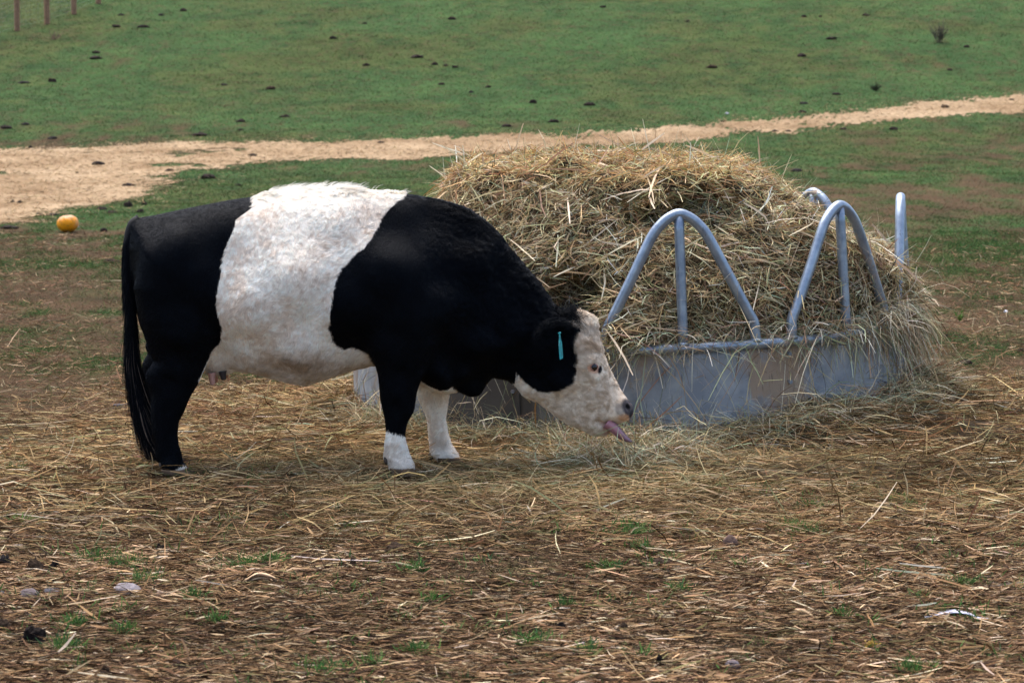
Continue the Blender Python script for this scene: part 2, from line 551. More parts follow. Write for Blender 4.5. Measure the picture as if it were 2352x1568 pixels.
wt = [(330, 560, .23), (330, 700, .15), (400, 600, .27), (400, 780, .12), (430, 500, .28), (500, 640, .31), (560, 480, .30), (600, 700, .365), (700, 640, .375), (700, 800, .34), (650, 860, .24), (800, 700, .355), (760, 480, .30),
      (850, 820, .24), (500, 840, .13), (900, 620, .31), (900, 480, .20), (1000, 700, .275), (1010, 480, .13), (1000, 860, .19), (1090, 600, .21), (1080, 520, .13), (1090, 880, .055), (1110, 780, .19), (1060, 850, .13), (1170, 620, .13),
      (1160, 760, .15), (1160, 850, .09), (1230, 690, .12), (1240, 790, .125), (1220, 880, .075), (1300, 740, .105), (1320, 800, .12), (1355, 835, .118), (1300, 860, .11), (1290, 930, .068), (1350, 950, .062),
      (1370, 900, .085), (1400, 900, .075), (1430, 940, .074), (1390, 985, .052), (1345, 735, .075)]
rt = [(330, 600, .20), (400, 560, .30), (600, 650, .42), (700, 650, .43), (850, 650, .41), (500, 840, .12), (980, 680, .40), (1100, 690, .34), (1090, 880, .10), (1170, 710, .26), (1240, 790, .17), (1320, 800, .125),
      (1330, 890, .14), (1400, 930, .085), (1300, 740, .09), (1220, 890, .09), (1430, 950, .07), (1390, 990, .05)]
fld = part_field(TRUNK, YC, wt, rt)


def add_part(poly, Y, wpts, rpts, k):
    global fld
    fld = smin(fld, part_field(poly, Y, wpts, rpts), k)

hw = [(400, 620, .13), (420, 750, .12), (400, 840, .075), (385, 880, .058), (380, 960, .050), (382, 1030, .046), (400, 1080, .062)]
hr = [(400, 620, .16), (420, 750, .14), (400, 840, .10), (390, 880, .085), (380, 960, .055), (382, 1030, .05), (400, 1080, .055)]
add_part(NEAR_HIND, 10.02, hw, hr, .05)
fw = [(920, 700, .11), (920, 800, .09), (915, 880, .068), (905, 960, .050), (908, 1030, .046), (922, 1080, .060)]
fr = [(920, 700, .15), (920, 800, .12), (915, 880, .085), (905, 960, .055), (908, 1030, .05), (922, 1080, .055)]
add_part(NEAR_FORE, 10.0, fw, fr, .05)
add_part(FAR_FORE, 10.40, [(1000, 800, .08), (1000, 900, .062), (1003, 960, .052), (1010, 1010, .046), (1030, 1060, .058)],
         [(1000, 800, .10), (1000, 900, .075), (1003, 960, .055), (1010, 1010, .05), (1030, 1060, .05)], .04)
# the far hind leg: the near one's outline, one step back along the ground
P2 = plane_pts(NEAR_HIND, 10.02) + np.array([-.085, .0])
d = poly_sd(GX, GZ, P2)
Wf = idw(GX, GZ, [(pxz(u, v, 10.02)[0] - .085, pxz(u, v, 10.02)[1]) for u, v, w in hw], [w for u, v, w in hw])
Rf = idw(GX, GZ, [(pxz(u, v, 10.02)[0] - .085, pxz(u, v, 10.02)[1]) for u, v, w in hr], [w for u, v, w in hr])
q = 1 - np.minimum(d, Rf) / Rf
lim = smooth(pxz(400, 720, 10.02)[1] + .1, pxz(400, 820, 10.02)[1], GZ)        # only the lower leg
f = (np.sqrt(((gy - 10.37)[None, :, None] / Wf[:, None, :]) ** 2 + (q ** 2)[:, None, :]) - 1) * np.minimum(Wf, Rf)[:, None, :] + (1 - lim)[:, None, :] * .3
fld = smin(fld, f.astype(np.float32), .04)
# muscles, bones and folds: soft bumps (u, v, depth from the median plane, radius, height), both sides
for u, v, dy, rr, hh in [(400, 560, .24, .11, .020), (560, 470, .27, .07, .018), (345, 560, .15, .06, .012), (455, 740, .17, .09, .018), (930, 640, .27, .16, .028), (960, 760, .24, .10, .025), (880, 790, .24, .07, .012),
                         (1010, 560, .17, .10, .014), (1100, 700, .18, .10, .012), (1060, 800, .17, .07, .010), (520, 600, .31, .10, -.022), (545, 780, .27, .08, -.020), (1000, 650, .25, .06, -.010), (840, 700, .33, .08, -.012),
                         (1345, 828, .11, .035, .016), (1385, 850, .085, .025, -.004), (1365, 842, .118, .019, -.010), (1282, 880, .11, .055, .014), (1330, 905, .10, .04, -.006), (1345, 735, .03, .06, .010),
                         (1432, 925, .07, .025, .010), (1444, 936, .062, .011, -.014), (1400, 955, .07, .03, .008), (1365, 870, .11, .028, .006), (700, 860, .10, .10, .012), (1085, 890, .02, .05, .010),
                         (944, 938, .19, .045, .010), (889, 1050, .20, .03, .007), (345, 868, .18, .04, .010), (362, 1048, .18, .03, .006), (412, 1040, .18, .03, .005), (905, 1000, .235, .03, -.004)]:
    X0, Z0 = pxz(u, v, YC - dy)
    for sgn in (-1, 1):
        fld -= (hh * np.exp(-(((gx - X0) ** 2)[:, None, None] + ((gy - YC - sgn * dy) ** 2)[None, :, None] + ((gz - Z0) ** 2)[None, None, :]) / (rr * rr))).astype(np.float32)
# mouth line
m0 = np.array(pxz(1372, 962)); m1 = np.array(pxz(1412, 976))
e = m1 - m0; t = np.clip(((GX - m0[0]) * e[0] + (GZ - m0[1]) * e[1]) / (e @ e), 0, 1.3)
dm = np.sqrt((GX - m0[0] - e[0] * t) ** 2 + (GZ - m0[1] - e[1] * t) ** 2)
fld += (0.020 * np.exp(-(dm / .011) ** 2))[:, None, :].astype(np.float32) * smooth(.015, .05, np.abs(gy - YC))[None, :, None].astype(np.float32)
# cloven hooves: a notch between the claws
import openvdb
grid = openvdb.FloatGrid(background=1.0)
grid.copyFromArray(np.ascontiguousarray(fld.astype(np.float32)))
bp_, bq_ = grid.convertToQuads(0.0)
BV = np.stack([gx[0] + bp_[:, 0] * VOX, gy[0] + bp_[:, 1] * VOX, gz[0] + bp_[:, 2] * VOX], -1)
BQ = bq_[:, ::-1].astype(np.int64)
# drop stray islands, soften voxel steps
E_ = np.concatenate([BQ[:, [0, 1]], BQ[:, [1, 2]], BQ[:, [2, 3]], BQ[:, [3, 0]]])
lab = np.arange(len(BV))
for _ in range(400):
    mn = lab.copy(); np.minimum.at(mn, E_[:, 0], lab[E_[:, 1]]); np.minimum.at(mn, E_[:, 1], lab[E_[:, 0]]); mn = mn[mn]
    if (mn == lab).all(): break
    lab = mn
u_, c_ = np.unique(lab, return_counts=True); big = u_[np.argmax(c_)]
ok = lab == big; idx = np.cumsum(ok) - 1; BQ = idx[BQ[ok[BQ[:, 0]]]]; BV = BV[ok]
E_ = np.concatenate([BQ[:, [0, 1]], BQ[:, [1, 2]], BQ[:, [2, 3]], BQ[:, [3, 0]]])
deg = np.bincount(E_.ravel(), minlength=len(BV))[:, None]
for it in range(10):
    s = np.zeros_like(BV)
    for ax in range(3):
        s[:, ax] = np.bincount(E_[:, 0], BV[E_[:, 1], ax], len(BV)) + np.bincount(E_[:, 1], BV[E_[:, 0], ax], len(BV))
    BV = BV + (0.5 if it % 2 == 0 else -0.52) * (s / deg - BV)


def vert_normals(V, Q):
    n = np.cross(V[Q[:, 2]] - V[Q[:, 0]], V[Q[:, 3]] - V[Q[:, 1]])
    out = np.zeros_like(V)
    for k in range(4):
        for ax in range(3):
            out[:, ax] += np.bincount(Q[:, k], n[:, ax], len(V))
    return norm(out)
BN = vert_normals(BV, BQ)
if np.mean(np.sum(BN * (BV - BV.mean(0)), 1)) < 0:
    BQ = BQ[:, ::-1]; BN = -BN

# locks and waves of the coat stand in relief
def relief(P):
    Q = P.copy(); Q[:, 1] = np.where(P[:, 1] <= YC, P[:, 1], 2 * YC - P[:, 1])
    u, v = proj(Q)
    w = Q + .012 * np.stack([noise(Q * 18, 211), noise(Q * 18, 212), noise(Q * 18, 213)], -1)
    fine = noise(w * np.array([80, 80, 60]), 214) + .5 * noise(w * 130, 215)
    mid = noise(w * np.array([44, 44, 22]), 216) * (.5 + .5 * noise(Q * 7, 217))
    face = smooth(1180, 1230, u) * (1 - smooth(1400, 1430, u) * .7) * (1 - .9 * np.exp(-(((u - 1366) / 22) ** 2 + ((v - 846) / 18) ** 2)))
    belt = smooth(495, 560, u) * (1 - smooth(860, 900, u)) * (1 - smooth(800, 850, v))
    neck = smooth(930, 1050, u) * (1 - smooth(1170, 1260, u)) * (1 - smooth(150, 330, v - (430 + np.maximum(u - 950, 0) * .8)))
    return face * (.0017 * fine + .0026 * mid) + belt * (.0004 * fine + .0015 * mid) + neck * (.002 * fine + .003 * mid)
for _ in range(1):
    BV = BV + BN * relief(BV)[:, None]
    BN = vert_normals(BV, BQ) if np.mean(np.sum(vert_normals(BV, BQ) * BN, 1)) > 0 else -vert_normals(BV, BQ)

# ---- coat pattern, read on the near side and mirrored to the far one
WHITE_BELT = [(589, 440), (583, 468), (575, 482), (543, 505), (534, 540), (523, 564), (512, 590), (510, 622), (502, 649), (499, 695), (504, 725), (508, 754), (508, 780), (502, 792), (485, 807), (474, 832), (455, 870),
              (520, 900), (700, 920), (845, 885), (862, 846), (855, 832), (846, 813), (834, 807), (811, 798), (793, 801), (779, 795), (764, 783), (758, 754), (757, 719), (761, 695), (770, 654), (785, 619), (814, 587),
              (843, 561), (861, 537), (875, 508), (887, 485), (899, 470), (925, 458), (940, 440), (900, 400), (620, 400)]
FACE = [(1290, 700), (1302, 727), (1318, 742), (1330, 746), (1322, 756), (1315, 781), (1322, 808), (1318, 838), (1313, 865), (1307, 876), (1280, 891), (1252, 895), (1225, 891), (1201, 871), (1188, 858), (1184, 880), (1190, 930), (1330, 1030), (1500, 1030), (1500, 800), (1400, 690)]
CHEST = [(958, 880), (966, 864), (978, 853), (1000, 843), (1016, 852), (1024, 863), (1034, 883), (1052, 898), (1040, 925), (950, 925)]
FORE_W = [(870, 989), (888, 988), (905, 995), (929, 1001), (950, 1001), (990, 1120), (860, 1120)]
HIND_W = [(404, 1078), (418, 1070), (432, 1064), (460, 1075), (450, 1120), (400, 1120)]
FARFORE_W = [(940, 800), (1075, 800), (1075, 1120), (960, 1120)]


def coat(P, nrm=None, seed=0):
    """base colour of the coat at points P; also white mask"""
    near = P[:, 1] <= YC
    Q = P.copy(); Q[:, 1] = np.where(near, P[:, 1], 2 * YC - P[:, 1])
    u, v = proj(Q)
    w1 = noise(P * 22, 61) * 2.2 + noise(P * 90, 62) * 1.2
    sd = poly_sd(u, v, WHITE_BELT)
    sd = np.maximum(sd, poly_sd(u, v, FACE))
    leg_far = P[:, 1] > YC + .07
    farm = poly_sd(*proj(P), FARFORE_W)
    sd = np.maximum(sd, np.where(leg_far & (P[:, 2] < .62), farm, -99))
    sd = np.maximum(sd, np.where(P[:, 1] > YC - .10, poly_sd(u, v, CHEST), -99))
    sd = np.maximum(sd, np.where(near, poly_sd(u, v, FORE_W), -99))
    sd = np.maximum(sd, poly_sd(u, v, HIND_W))
    m = smooth(-1.2, 1.2, sd + w1 * np.where(v > 980, .4, 1))
    n1 = fbm(P * 9, 63, 3); n2 = fbm(P * 30, 64, 3)
    cream = np.array([.91, .82, .705]); tan = np.array([.64, .49, .36]); brown = np.array([.36, .26, .18])
    st = smooth(-.05, .45, n1 + .55 * n2 + .5 * noise(P * 70, 67)) * .50 * smooth(425, 520, v + 20 * n2)
    # stained patches: shoulder side of the belt, a few marks on the barrel, the underside
    for uu, vv, rr, a in [(850, 500, 38, .55), (700, 630, 34, .42), (735, 560, 40, .30), (620, 520, 30, .25), (560, 690, 28, .2)]:
        st = st + a * np.exp(-((u - uu) ** 2 + (v - vv) ** 2) / rr ** 2) * (1 + n2)
    st = np.clip(st, 0, .85)[:, None]
    wc = cream * (1 - st) + tan * st
    bl = (smooth(810, 850, v + 12 * n2) * (u > 480) * (u < 870) * .35 + .62 * np.exp(-(((u - 690) / 75) ** 2 + ((v - 832) / 28) ** 2)) * (1 + n2))[:, None]
    wc = wc * (1 - np.clip(bl, 0, .8)) + brown * np.clip(bl, 0, .8)
    # face: dirtier curls on the forehead and jaw
    ff = (smooth(1180, 1230, u) * (.28 + .45 * n2 + .35 * np.exp(-(((u - 1345) / 30) ** 2 + ((v - 785) / 28) ** 2))))[:, None]
    wc = wc * (1 - np.clip(ff, 0, .7)) + np.array([.46, .34, .23]) * np.clip(ff, 0, .7)
    wc = wc * (1 - smooth(1175, 1220, u)[:, None] * np.array([.10, .15, .22]))
    blk = np.array([.0020, .0024, .0035]) * (1 + .5 * n2[:, None])
    ft_ = (smooth(1000, 1075, v + 14 * n2) * .55 * (.6 + n1))[:, None]
    wc = wc * (1 - np.clip(ft_, 0, .7)) + np.array([.30, .21, .14]) * np.clip(ft_, 0, .7)
    col = blk * (1 - m[:, None]) + wc * m[:, None]
    return col, m, u, v


def overlay(col, u, v, uu, vv, ru, rv, c, amt=1.0, ang=0.0):
    a = math.radians(ang); x = (u - uu) * math.cos(a) + (v - vv) * math.sin(a); y = -(u - uu) * math.sin(a) + (v - vv) * math.cos(a)
    k = (amt * smooth(1.25, .75, np.sqrt((x / ru) ** 2 + (y / rv) ** 2)))[:, None]
    return col * (1 - k) + np.array(c) * k

FACE_MARKS = [(1444, 938, 14, 26, (.045, .042, .050), .95, -25), (1432, 958, 13, 8, (.50, .27, .14), .75, 0), (1422, 940, 10, 14, (.16, .15, .15), .5, -20), (1442, 933, 5, 8, (.004, .004, .004), 1, -30),
              (1453, 952, 7, 12, (.035, .033, .040), .9, 10), (1362, 846, 17, 10, (.52, .25, .15), .75, 25), (1378, 849, 4.5, 10, (.012, .012, .014), 1, 10), (1396, 982, 14, 12, (.45, .24, .17), .75, 0), (1388, 972, 12, 7, (.50, .27, .20), .6, 20), (1404, 985, 4, 5, (.03, .025, .03), .9, 0)]
col, BM, bu, bv = coat(BV)
for uu, vv, ru, rv, c, am, an in FACE_MARKS:
    col = overlay(col, bu, bv, uu, vv, ru, rv, c, am, an)
# bare pink udder
k = (smooth(845, 858, bv) * smooth(462, 470, bu) * smooth(560, 535, bu) * .6)[:, None]; col = col * (1 - k) + np.array([.50, .32, .25]) * k
M_COAT = attr_mat("cow_hide", .8, .05, 60, .12, .25)
COW = link("cow", None, None, (pxz(660, 1097)[0], YC, 0)); COW.empty_display_size = .3
tag(COW, "black cow with a broad white belt and white face, licking at hay beside the feeder", "cow")
LOC = np.array(COW.location)
body = link("body", mesh_from("body", BV - LOC, BQ, [M_COAT], col, True), COW)
bvh = BVHTree.FromPolygons(BV.tolist(), BQ.tolist())


def hit(u, v):
    d = ray(u, v); d = d / np.linalg.norm(d)
    p, n, i, dist = bvh.ray_cast(Vector(CAM), Vector(d))
    return (np.array(p), np.array(n)) if p is not None else (None, None)


def cowobj(name, V, F, mats, col=None, smooth_shade=True, parent=None, label=None):
    o = link(name, mesh_from(name, V - LOC, F, mats, col, smooth_shade), parent or COW)
    if label: o['label'] = label
    return o


def simple_mat(name, c, rough=.5, spec=.5, metal=0.0, coatw=0.0):
    m, nt, b = nodes(name)
    b.inputs['Base Color'].default_value = (*c, 1); b.inputs['Roughness'].default_value = rough
    b.inputs['Specular IOR Level'].default_value = spec; b.inputs['Metallic'].default_value = metal
    b.inputs['Coat Weight'].default_value = coatw
    return m


def uvsphere(c, r, ax=None, n=24, m=16):
    """ellipsoid; ax rows are its axes"""
    a = np.arange(n) / n * 2 * math.pi; b = np.linspace(0, math.pi, m + 1)[1:-1]
    pts = [np.array([0, 0, 1.0])] + [np.array([math.sin(t) * math.cos(p), math.sin(t) * math.sin(p), math.cos(t)]) for t in b for p in a] + [np.array([0, 0, -1.0])]
    V = np.array(pts) * np.asarray(r)
    if ax is not None: V = V @ np.asarray(ax)
    V = V + c
    T = [(0, 1 + k, 1 + (k + 1) % n) for k in range(n)]
    Q = [(1 + i * n + k, 1 + (i + 1) * n + k, 1 + (i + 1) * n + (k + 1) % n, 1 + i * n + (k + 1) % n) for i in range(m - 2) for k in range(n)]
    L = len(pts) - 1
    T += [(L, 1 + (m - 2) * n + (k + 1) % n, 1 + (m - 2) * n + k) for k in range(n)]
    return V, [np.array(T), np.array(Q)]

# eyes, both sides
M_EYE = simple_mat("wet_dark_eye", (.006, .004, .004), .12, .35, 0, .15)
M_LID = simple_mat("pink_eyelid", (.40, .19, .13), .45, .4)
p, n = hit(1364, 843)
for sgn in (1, -1):
    q = p.copy(); nn = n.copy()
    if sgn < 0: q[1] = 2 * YC - q[1]; nn[1] = -nn[1]
    V, F = uvsphere(q - nn * .0070, (.0205,) * 3)
    e = cowobj("eye", V, F, [M_EYE])
    # eyelid ring round the eyeball
    t1 = norm(np.cross(nn, [0, 0, 1.0])); t2 = np.cross(nn, t1)
    a = np.linspace(0, 2 * math.pi, 33)[:-1]
    ring = q + nn * .0045 + t1 * (np.cos(a) * .0195)[:, None] + t2 * (np.sin(a) * .0140)[:, None]
    V, F = tube(ring, .0024, 8, closed=True); cowobj("eyelid", V, F, [M_LID], parent=None)

# tongue: curls down out of the mouth
M_TONGUE, nt, b = nodes("wet_tongue")
at_ = nt.nodes.new("ShaderNodeAttribute"); at_.attribute_name = 'col'; nt.links.new(at_.outputs[0], b.inputs['Base Color']); b.inputs['Roughness'].default_value = .28; b.inputs['Subsurface Weight'].default_value = .1
tp = catmull([at(u, v, YC - .035 - k * .004) for k, (u, v) in enumerate([(1392, 970), (1408, 981), (1420, 993), (1432, 1003), (1443, 1010), (1452, 1014)])], 8)
T = norm(np.gradient(tp, axis=0)); side = np.array([0, 1.0, 0]); upv = norm(np.cross(T, side))
Vt = []; nseg = 16; m = len(tp); ww = .036 * np.clip(np.sqrt(1 - np.linspace(0, 1, m) ** 3 * .93), .2, 1); th = .026 * (1 - .88 * np.linspace(0, 1, m) ** 1.8)
for i in range(m):
    for k in range(nseg):
        a = k / nseg * 2 * math.pi
        Vt.append(tp[i] + side * math.cos(a) * ww[i] + upv[i] * (math.sin(a) * th[i] - .006 * math.cos(a) ** 2 * 0))
Ft = [(i * nseg + k, i * nseg + (k + 1) % nseg, (i + 1) * nseg + (k + 1) % nseg, (i + 1) * nseg + k) for i in range(m - 1) for k in range(nseg)]
Vt = np.array(Vt)
tt = np.repeat(np.linspace(0, 1, m), nseg)[:, None]; aa = np.tile(np.sin(np.arange(nseg) / nseg * 2 * math.pi), m)[:, None]
tc_ = np.array([.34, .15, .165]) * (1 - tt ** 1.5) + np.array([.09, .07, .095]) * tt ** 1.5
tc_ = np.where(np.abs(aa) > .75, tc_ * .55 + np.array([.05, .06, .09]) * .45, tc_)
cowobj("tongue", Vt, [np.array(Ft), np.array([list(range(nseg))[::-1], [(m - 1) * nseg + k for k in range(nseg)]])], [M_TONGUE], tc_)

# hooves, cloven
M_HOOF = attr_mat("hoof_horn", .75, .06, 40, .25, .3)


def hoof(u0, u1, vt, Y, vb, shift=(0, 0, 0)):
    J = Join()
    a = at(u0, vb, Y); b_ = at(u1, vb, Y); h = at(u0, vt, Y)[2]
    zb = .0
    L = b_[0] - a[0]; cx = (a[0] + b_[0]) / 2
    for s in (-1, 1):
        # one claw: stack of rounded outlines leaning forward
        n = 20; lev = 7; V = []
        for k in range(lev):
            t = k / (lev - 1)
            rx = L / 2 * (1.04 - .22 * t); ry = .034 * (1.0 - .15 * t)
            for i in range(n):
                an = i / n * 2 * math.pi
                x = cx + rx * math.cos(an) * (1 + .06 * math.cos(an)) + (.010 - .020 * t)
                y = Y + s * .033 + ry * math.sin(an)
                V.append((x, y, zb + (h - zb) * t * (1 - .18 * math.cos(an + math.pi) * 0)))
        F = [(k * n + i, k * n + (i + 1) % n, (k + 1) * n + (i + 1) % n, (k + 1) * n + i) for k in range(lev - 1) for i in range(n)]
        V = np.array(V)
        tz = (V[:, 2:3] - zb) / (h - zb)
        c = np.array([.045, .030, .020]) * (1 - tz) + np.array([.13, .088, .058]) * tz
        o = link("hoof_claw", mesh_from("hoof_claw", V - LOC, [np.array(F), np.array([list(range(n))[::-1], [(lev - 1) * n + i for i in range(n)]])], [M_HOOF], c, True), COW, shift)
hoof(370, 440, 1075, 10.02, 1100)
hoof(893, 958, 1072, 10.0, 1100)
hoof(1002, 1064, 1048, 10.40, 1072)
xh = at(370, 1100, 10.02)[0]
# far hind hoof, one step behind
hoof(370, 440, 1080, 10.02, 1100, (-.085, .35, 0))
# dewclaws
for (u, v, Y) in [(888, 1056, 9.985), (989, 1048, 10.39), (372, 1066, 10.0)]:
    V, F = uvsphere(at(u, v, Y), (.014, .018, .02)); cowobj("dewclaw", V, F, [M_HOOF], np.tile([[.07, .055, .045]], (len(V), 1)))
# teats
M_TEAT = simple_mat("teat_skin", (.50, .27, .22), .5, .4); M_TEAT2 = simple_mat("dark_teat_skin", (.035, .028, .028), .5, .4)
for (u, v, Y, L, mt) in [(486, 856, 10.10, 30, M_TEAT), (511, 852, 10.12, 22, M_TEAT2), (492, 856, 10.27, 24, M_TEAT), (516, 852, 10.27, 18, M_TEAT)]:
    pth = np.array([at(u, v, Y), at(u + 1, v + L * .4, Y), at(u + 2.5, v + L * .8, Y), at(u + 3, v + L * .95, Y)])
    V, F = tube(catmull(pth, 4), np.interp(np.linspace(0, 1, 13), [0, .6, .9, 1], [.019, .013, .010, .004]), 12); cowobj("teat", V, F, [mt])

# tail: dock, then a long hanging switch of hair
M_TAIL = simple_mat("black_tail_skin", (.0035, .0035, .004), .7, .2)
tail_px = [(322, 510), (306, 520), (296, 560), (295, 620), (299, 690), (303, 760), (306, 830), (309, 880)]
tail_c = catmull([at(u, v, YC - .02 - .012 * k) for k, (u, v) in enumerate(tail_px)], 8)
V, F = tube(tail_c, np.interp(np.linspace(0, 1, len(tail_c)), [0, .1, .5, 1], [.038, .030, .020, .010]), 14)
tail = cowobj("tail", V, F, [M_TAIL])

# ear: drooping black leaf, tag hanging edge-on
def ear(sgn):
    base = np.array([*pxz(1292, 752)]);
    p0 = at(1296, 748, YC - .10); p1 = at(1275, 752, YC - .185); p2 = at(1254, 768, YC - .235); p3 = at(1243, 786, YC - .25)
    ax = catmull([p0, p1, p2, p3], 6); m = len(ax)
    if sgn < 0: ax[:, 1] = 2 * YC - ax[:, 1]
    T = norm(np.gradient(ax, axis=0)); wv = norm(np.cross(T, [0, sgn * 1.0, .35])); nv = norm(np.cross(T, wv))
    w = np.interp(np.linspace(0, 1, m), [0, .25, .6, .85, 1], [.030, .052, .055, .034, .006])
    n = 9; V = []
    for thick in (0, 1):
        for i in range(m):
            for k in range(n):
                s = k / (n - 1) * 2 - 1
                V.append(ax[i] + wv[i] * w[i] * s + nv[i] * (.022 * (s * s - .4) * (1 - i / m) + thick * .006 * (1 - s * s)))
    F = []
    for t_ in (0, 1):
        o_ = t_ * m * n
        for i in range(m - 1):
            for k in range(n - 1):
                q_ = (o_ + i * n + k, o_ + i * n + k + 1, o_ + (i + 1) * n + k + 1, o_ + (i + 1) * n + k)
                F.append(q_ if t_ else q_[::-1])
    return np.array(V), np.array(F), ax, wv, nv
EV, EF, eax, ewv, env = ear(1)
near_ear = cowobj("ear", EV, EF, [M_TAIL])
EV2, EF2, *_ = ear(-1); cowobj("ear", EV2, EF2, [M_TAIL])
# tag: turquoise plastic, turned almost edge-on to the view
M_TAG, nt, b = nodes("turquoise_plastic")
nz = nt.nodes.new("ShaderNodeTexNoise"); nz.inputs['Scale'].default_value = 130; nz.inputs['Detail'].default_value = 4
cr = nt.nodes.new("ShaderNodeValToRGB"); cr.color_ramp.elements[0].position = .42; cr.color_ramp.elements[1].position = .5
cr.color_ramp.elements[0].color = (.008, .12, .13, 1); cr.color_ramp.elements[1].color = (.012, .34, .36, 1)
tc = nt.nodes.new("ShaderNodeTexCoord"); nt.links.new(tc.outputs['Object'], nz.inputs['Vector']); nt.links.new(nz.outputs[0], cr.inputs[0]); nt.links.new(cr.outputs[0], b.inputs['Base Color']); b.inputs['Roughness'].default_value = .45
Yt = YC - .262
c1 = at(1285, 762, Yt); c2 = at(1289.5, 824, Yt)
ta = c2 - c1; ln = np.linalg.norm(ta); ta = ta / ln
vd = norm(ray(1288, 795)); wdir = norm(vd * .97 + norm(np.cross(vd, ta)) * -.24); wdir = norm(wdir - ta * (wdir @ ta)); nd = np.cross(ta, wdir)
V = []
outl = [(0, .004), (.10, .008), (.30, .016), (.46, .030), (.94, .030), (1.0, .027)]
for z_ in (-.0011, .0011):
    for s in (1, -1):
        for t_, h_ in (outl if s > 0 else outl[::-1]):
            V.append(c1 + ta * ln * t_ + wdir * h_ * s + nd * z_)
n = 12
cowobj("ear_tag", np.array(V), [np.array([list(range(n))[::-1], [n + i for i in range(n)]]), np.array([(i, (i + 1) % n, n + (i + 1) % n, n + i) for i in range(n)])], [M_TAG], None, False, parent=near_ear)
V, F = tube(np.array([c1 + ta * .004 + nd * .006, c1 + ta * .006 - nd * .006]), .0035, 10); cowobj("tag_stud", V, F, [M_TAG], parent=near_ear)

# ---- fur as curves
def fur_material(name, rough=.55, spec=.35):
    m, nt, b = nodes(name)
    a = nt.nodes.new("ShaderNodeAttribute"); a.attribute_name = 'col'
    nt.links.new(a.outputs['Color'], b.inputs['Base Color'])
    b.inputs['Roughness'].default_value = rough; b.inputs['Specular IOR Level'].default_value = spec
    b.inputs['Specular Tint'].default_value = (.62, .78, 1, 1)
    return m
M_FUR = fur_material("coat_hair", .42, .07)


def curves(name, pts, rad, col, mat, parent, label=None):
    """pts (N,K,3)"""
    N, K = pts.shape[:2]
    c = bpy.data.hair_curves.new(name)
    c.add_curves([K] * N)
    c.points.foreach_set('position', np.ascontiguousarray(pts - LOC, dtype=np.float32).ravel())
    c.points.foreach_set('radius', np.ascontiguousarray(rad, dtype=np.float32).ravel())
    a = c.attributes.new('col', 'FLOAT_COLOR', 'CURVE')
    c4 = np.ones((N, 4), np.float32); c4[:, :3] = col
    a.data.foreach_set('color', c4.ravel())
    c.materials.append(mat)
    o = link(name, c, parent)
    if label: o['label'] = label
    return o


def sample(V, Q, n, r, dens=None):
    """points on quads, area weighted"""
    T = np.concatenate([Q[:, [0, 1, 2]], Q[:, [0, 2, 3]]])
    A = np.linalg.norm(np.cross(V[T[:, 1]] - V[T[:, 0]], V[T[:, 2]] - V[T[:, 0]]), axis=1)
    if dens is not None: A = A * dens(V[T].mean(1))
    i = np.searchsorted(np.cumsum(A) / A.sum(), r.random(n)); i = np.clip(i, 0, len(T) - 1)
    a, b = r.random(n), r.random(n); f = a + b > 1; a[f] = 1 - a[f]; b[f] = 1 - b[f]
    t = V[T[i]]
    P = t[:, 0] + (t[:, 1] - t[:, 0]) * a[:, None] + (t[:, 2] - t[:, 0]) * b[:, None]
    return P, T[i]

r = np.random.default_rng(11)
NH = 520000
def dens(c):
    near = c[:, 1] < YC + .05
    face = c[:, 0] > pxz(1180, 800)[0]
    return np.where(near, 1.0, .22) * np.where(face, 2.2, 1.0)
P, TI = sample(BV, BQ, NH, r, dens)
N_ = norm(BN[TI].sum(1))
P = P - N_ * .001
hc, hm, hu, hv = coat(P)
for uu, vv, ru, rv, c, am, an in FACE_MARKS:
    hc = overlay(hc, hu, hv, uu, vv, ru, rv, c, am, an)
face = (hu > 1185) & (poly_sd(hu, hv, FACE) > -8)
neck = smooth(930, 1080, hu) * smooth(0, 1, (1 - (hv - (430 + np.maximum(hu - 950, 0) * .8)) / 260))
top = np.clip(N_[:, 2], 0, 1)
# combing direction: back and down, swirled by slow noise
sw = noise(P * 5.0, 71) * .8 + noise(P * 16, 72) * .75
swk = np.where(hm > .5, 1.0, .35) * np.where(hv > 960, .35, 1.0)
ang = np.where(face, math.radians(-70), math.radians(-112)) + sw * swk * np.where(face, 1.5, .8)
D = np.stack([np.cos(ang), np.zeros(NH), np.sin(ang)], -1)
D[:, 1] += np.where(P[:, 1] < YC, -1, 1) * top * .3
D = D - N_ * np.sum(D * N_, 1, keepdims=True); D = norm(D)
length = np.where(hm > .5, .021, .014)
length = np.where(face, .020, length)
length = length + .020 * neck * (hm < .5)
length = length + .012 * (hm > .5) * smooth(.80, .98, top) * (hu < 1000)
length = np.where(hv > 930, np.minimum(length, .016), length)
length = np.where((hu > 1395) & (hv > 880), .006, length)
length = np.where((np.hypot(hu - 1366, (hv - 846) * 1.2) < 22), .004, length)
length = np.where((hu > 1295) & (hu < 1395) & (hv < 800) & (hm > .5), .034, length)
length = length * r.uniform(.55, 1.25, NH)
belly = (hm > .5) & (hv > 790) & (hu < 1000) & (hu > 500)
length = np.where(belly, length * 1.25, length)
lift = .28 + .20 * r.random(NH) + .55 * smooth(.85, .99, top) * (hm > .5) * smooth(-.1, .3, noise(P * 14, 79)) + .25 * neck
drop = (np.hypot(hu - 1364, (hv - 844) * 1.25) < 15) | ((hu > 1438) & (hv > 922) & (hu < 1458) & (hv < 955)) | (P[:, 2] < .042)
K = 6
t = np.linspace(0, 1, K)
B_ = np.cross(D, N_)
curl = np.where(face, .0058, .0024) * np.where(hm > .5, 1.0, .7 + 1.2 * neck) * np.where(length < .012, .1, 1)
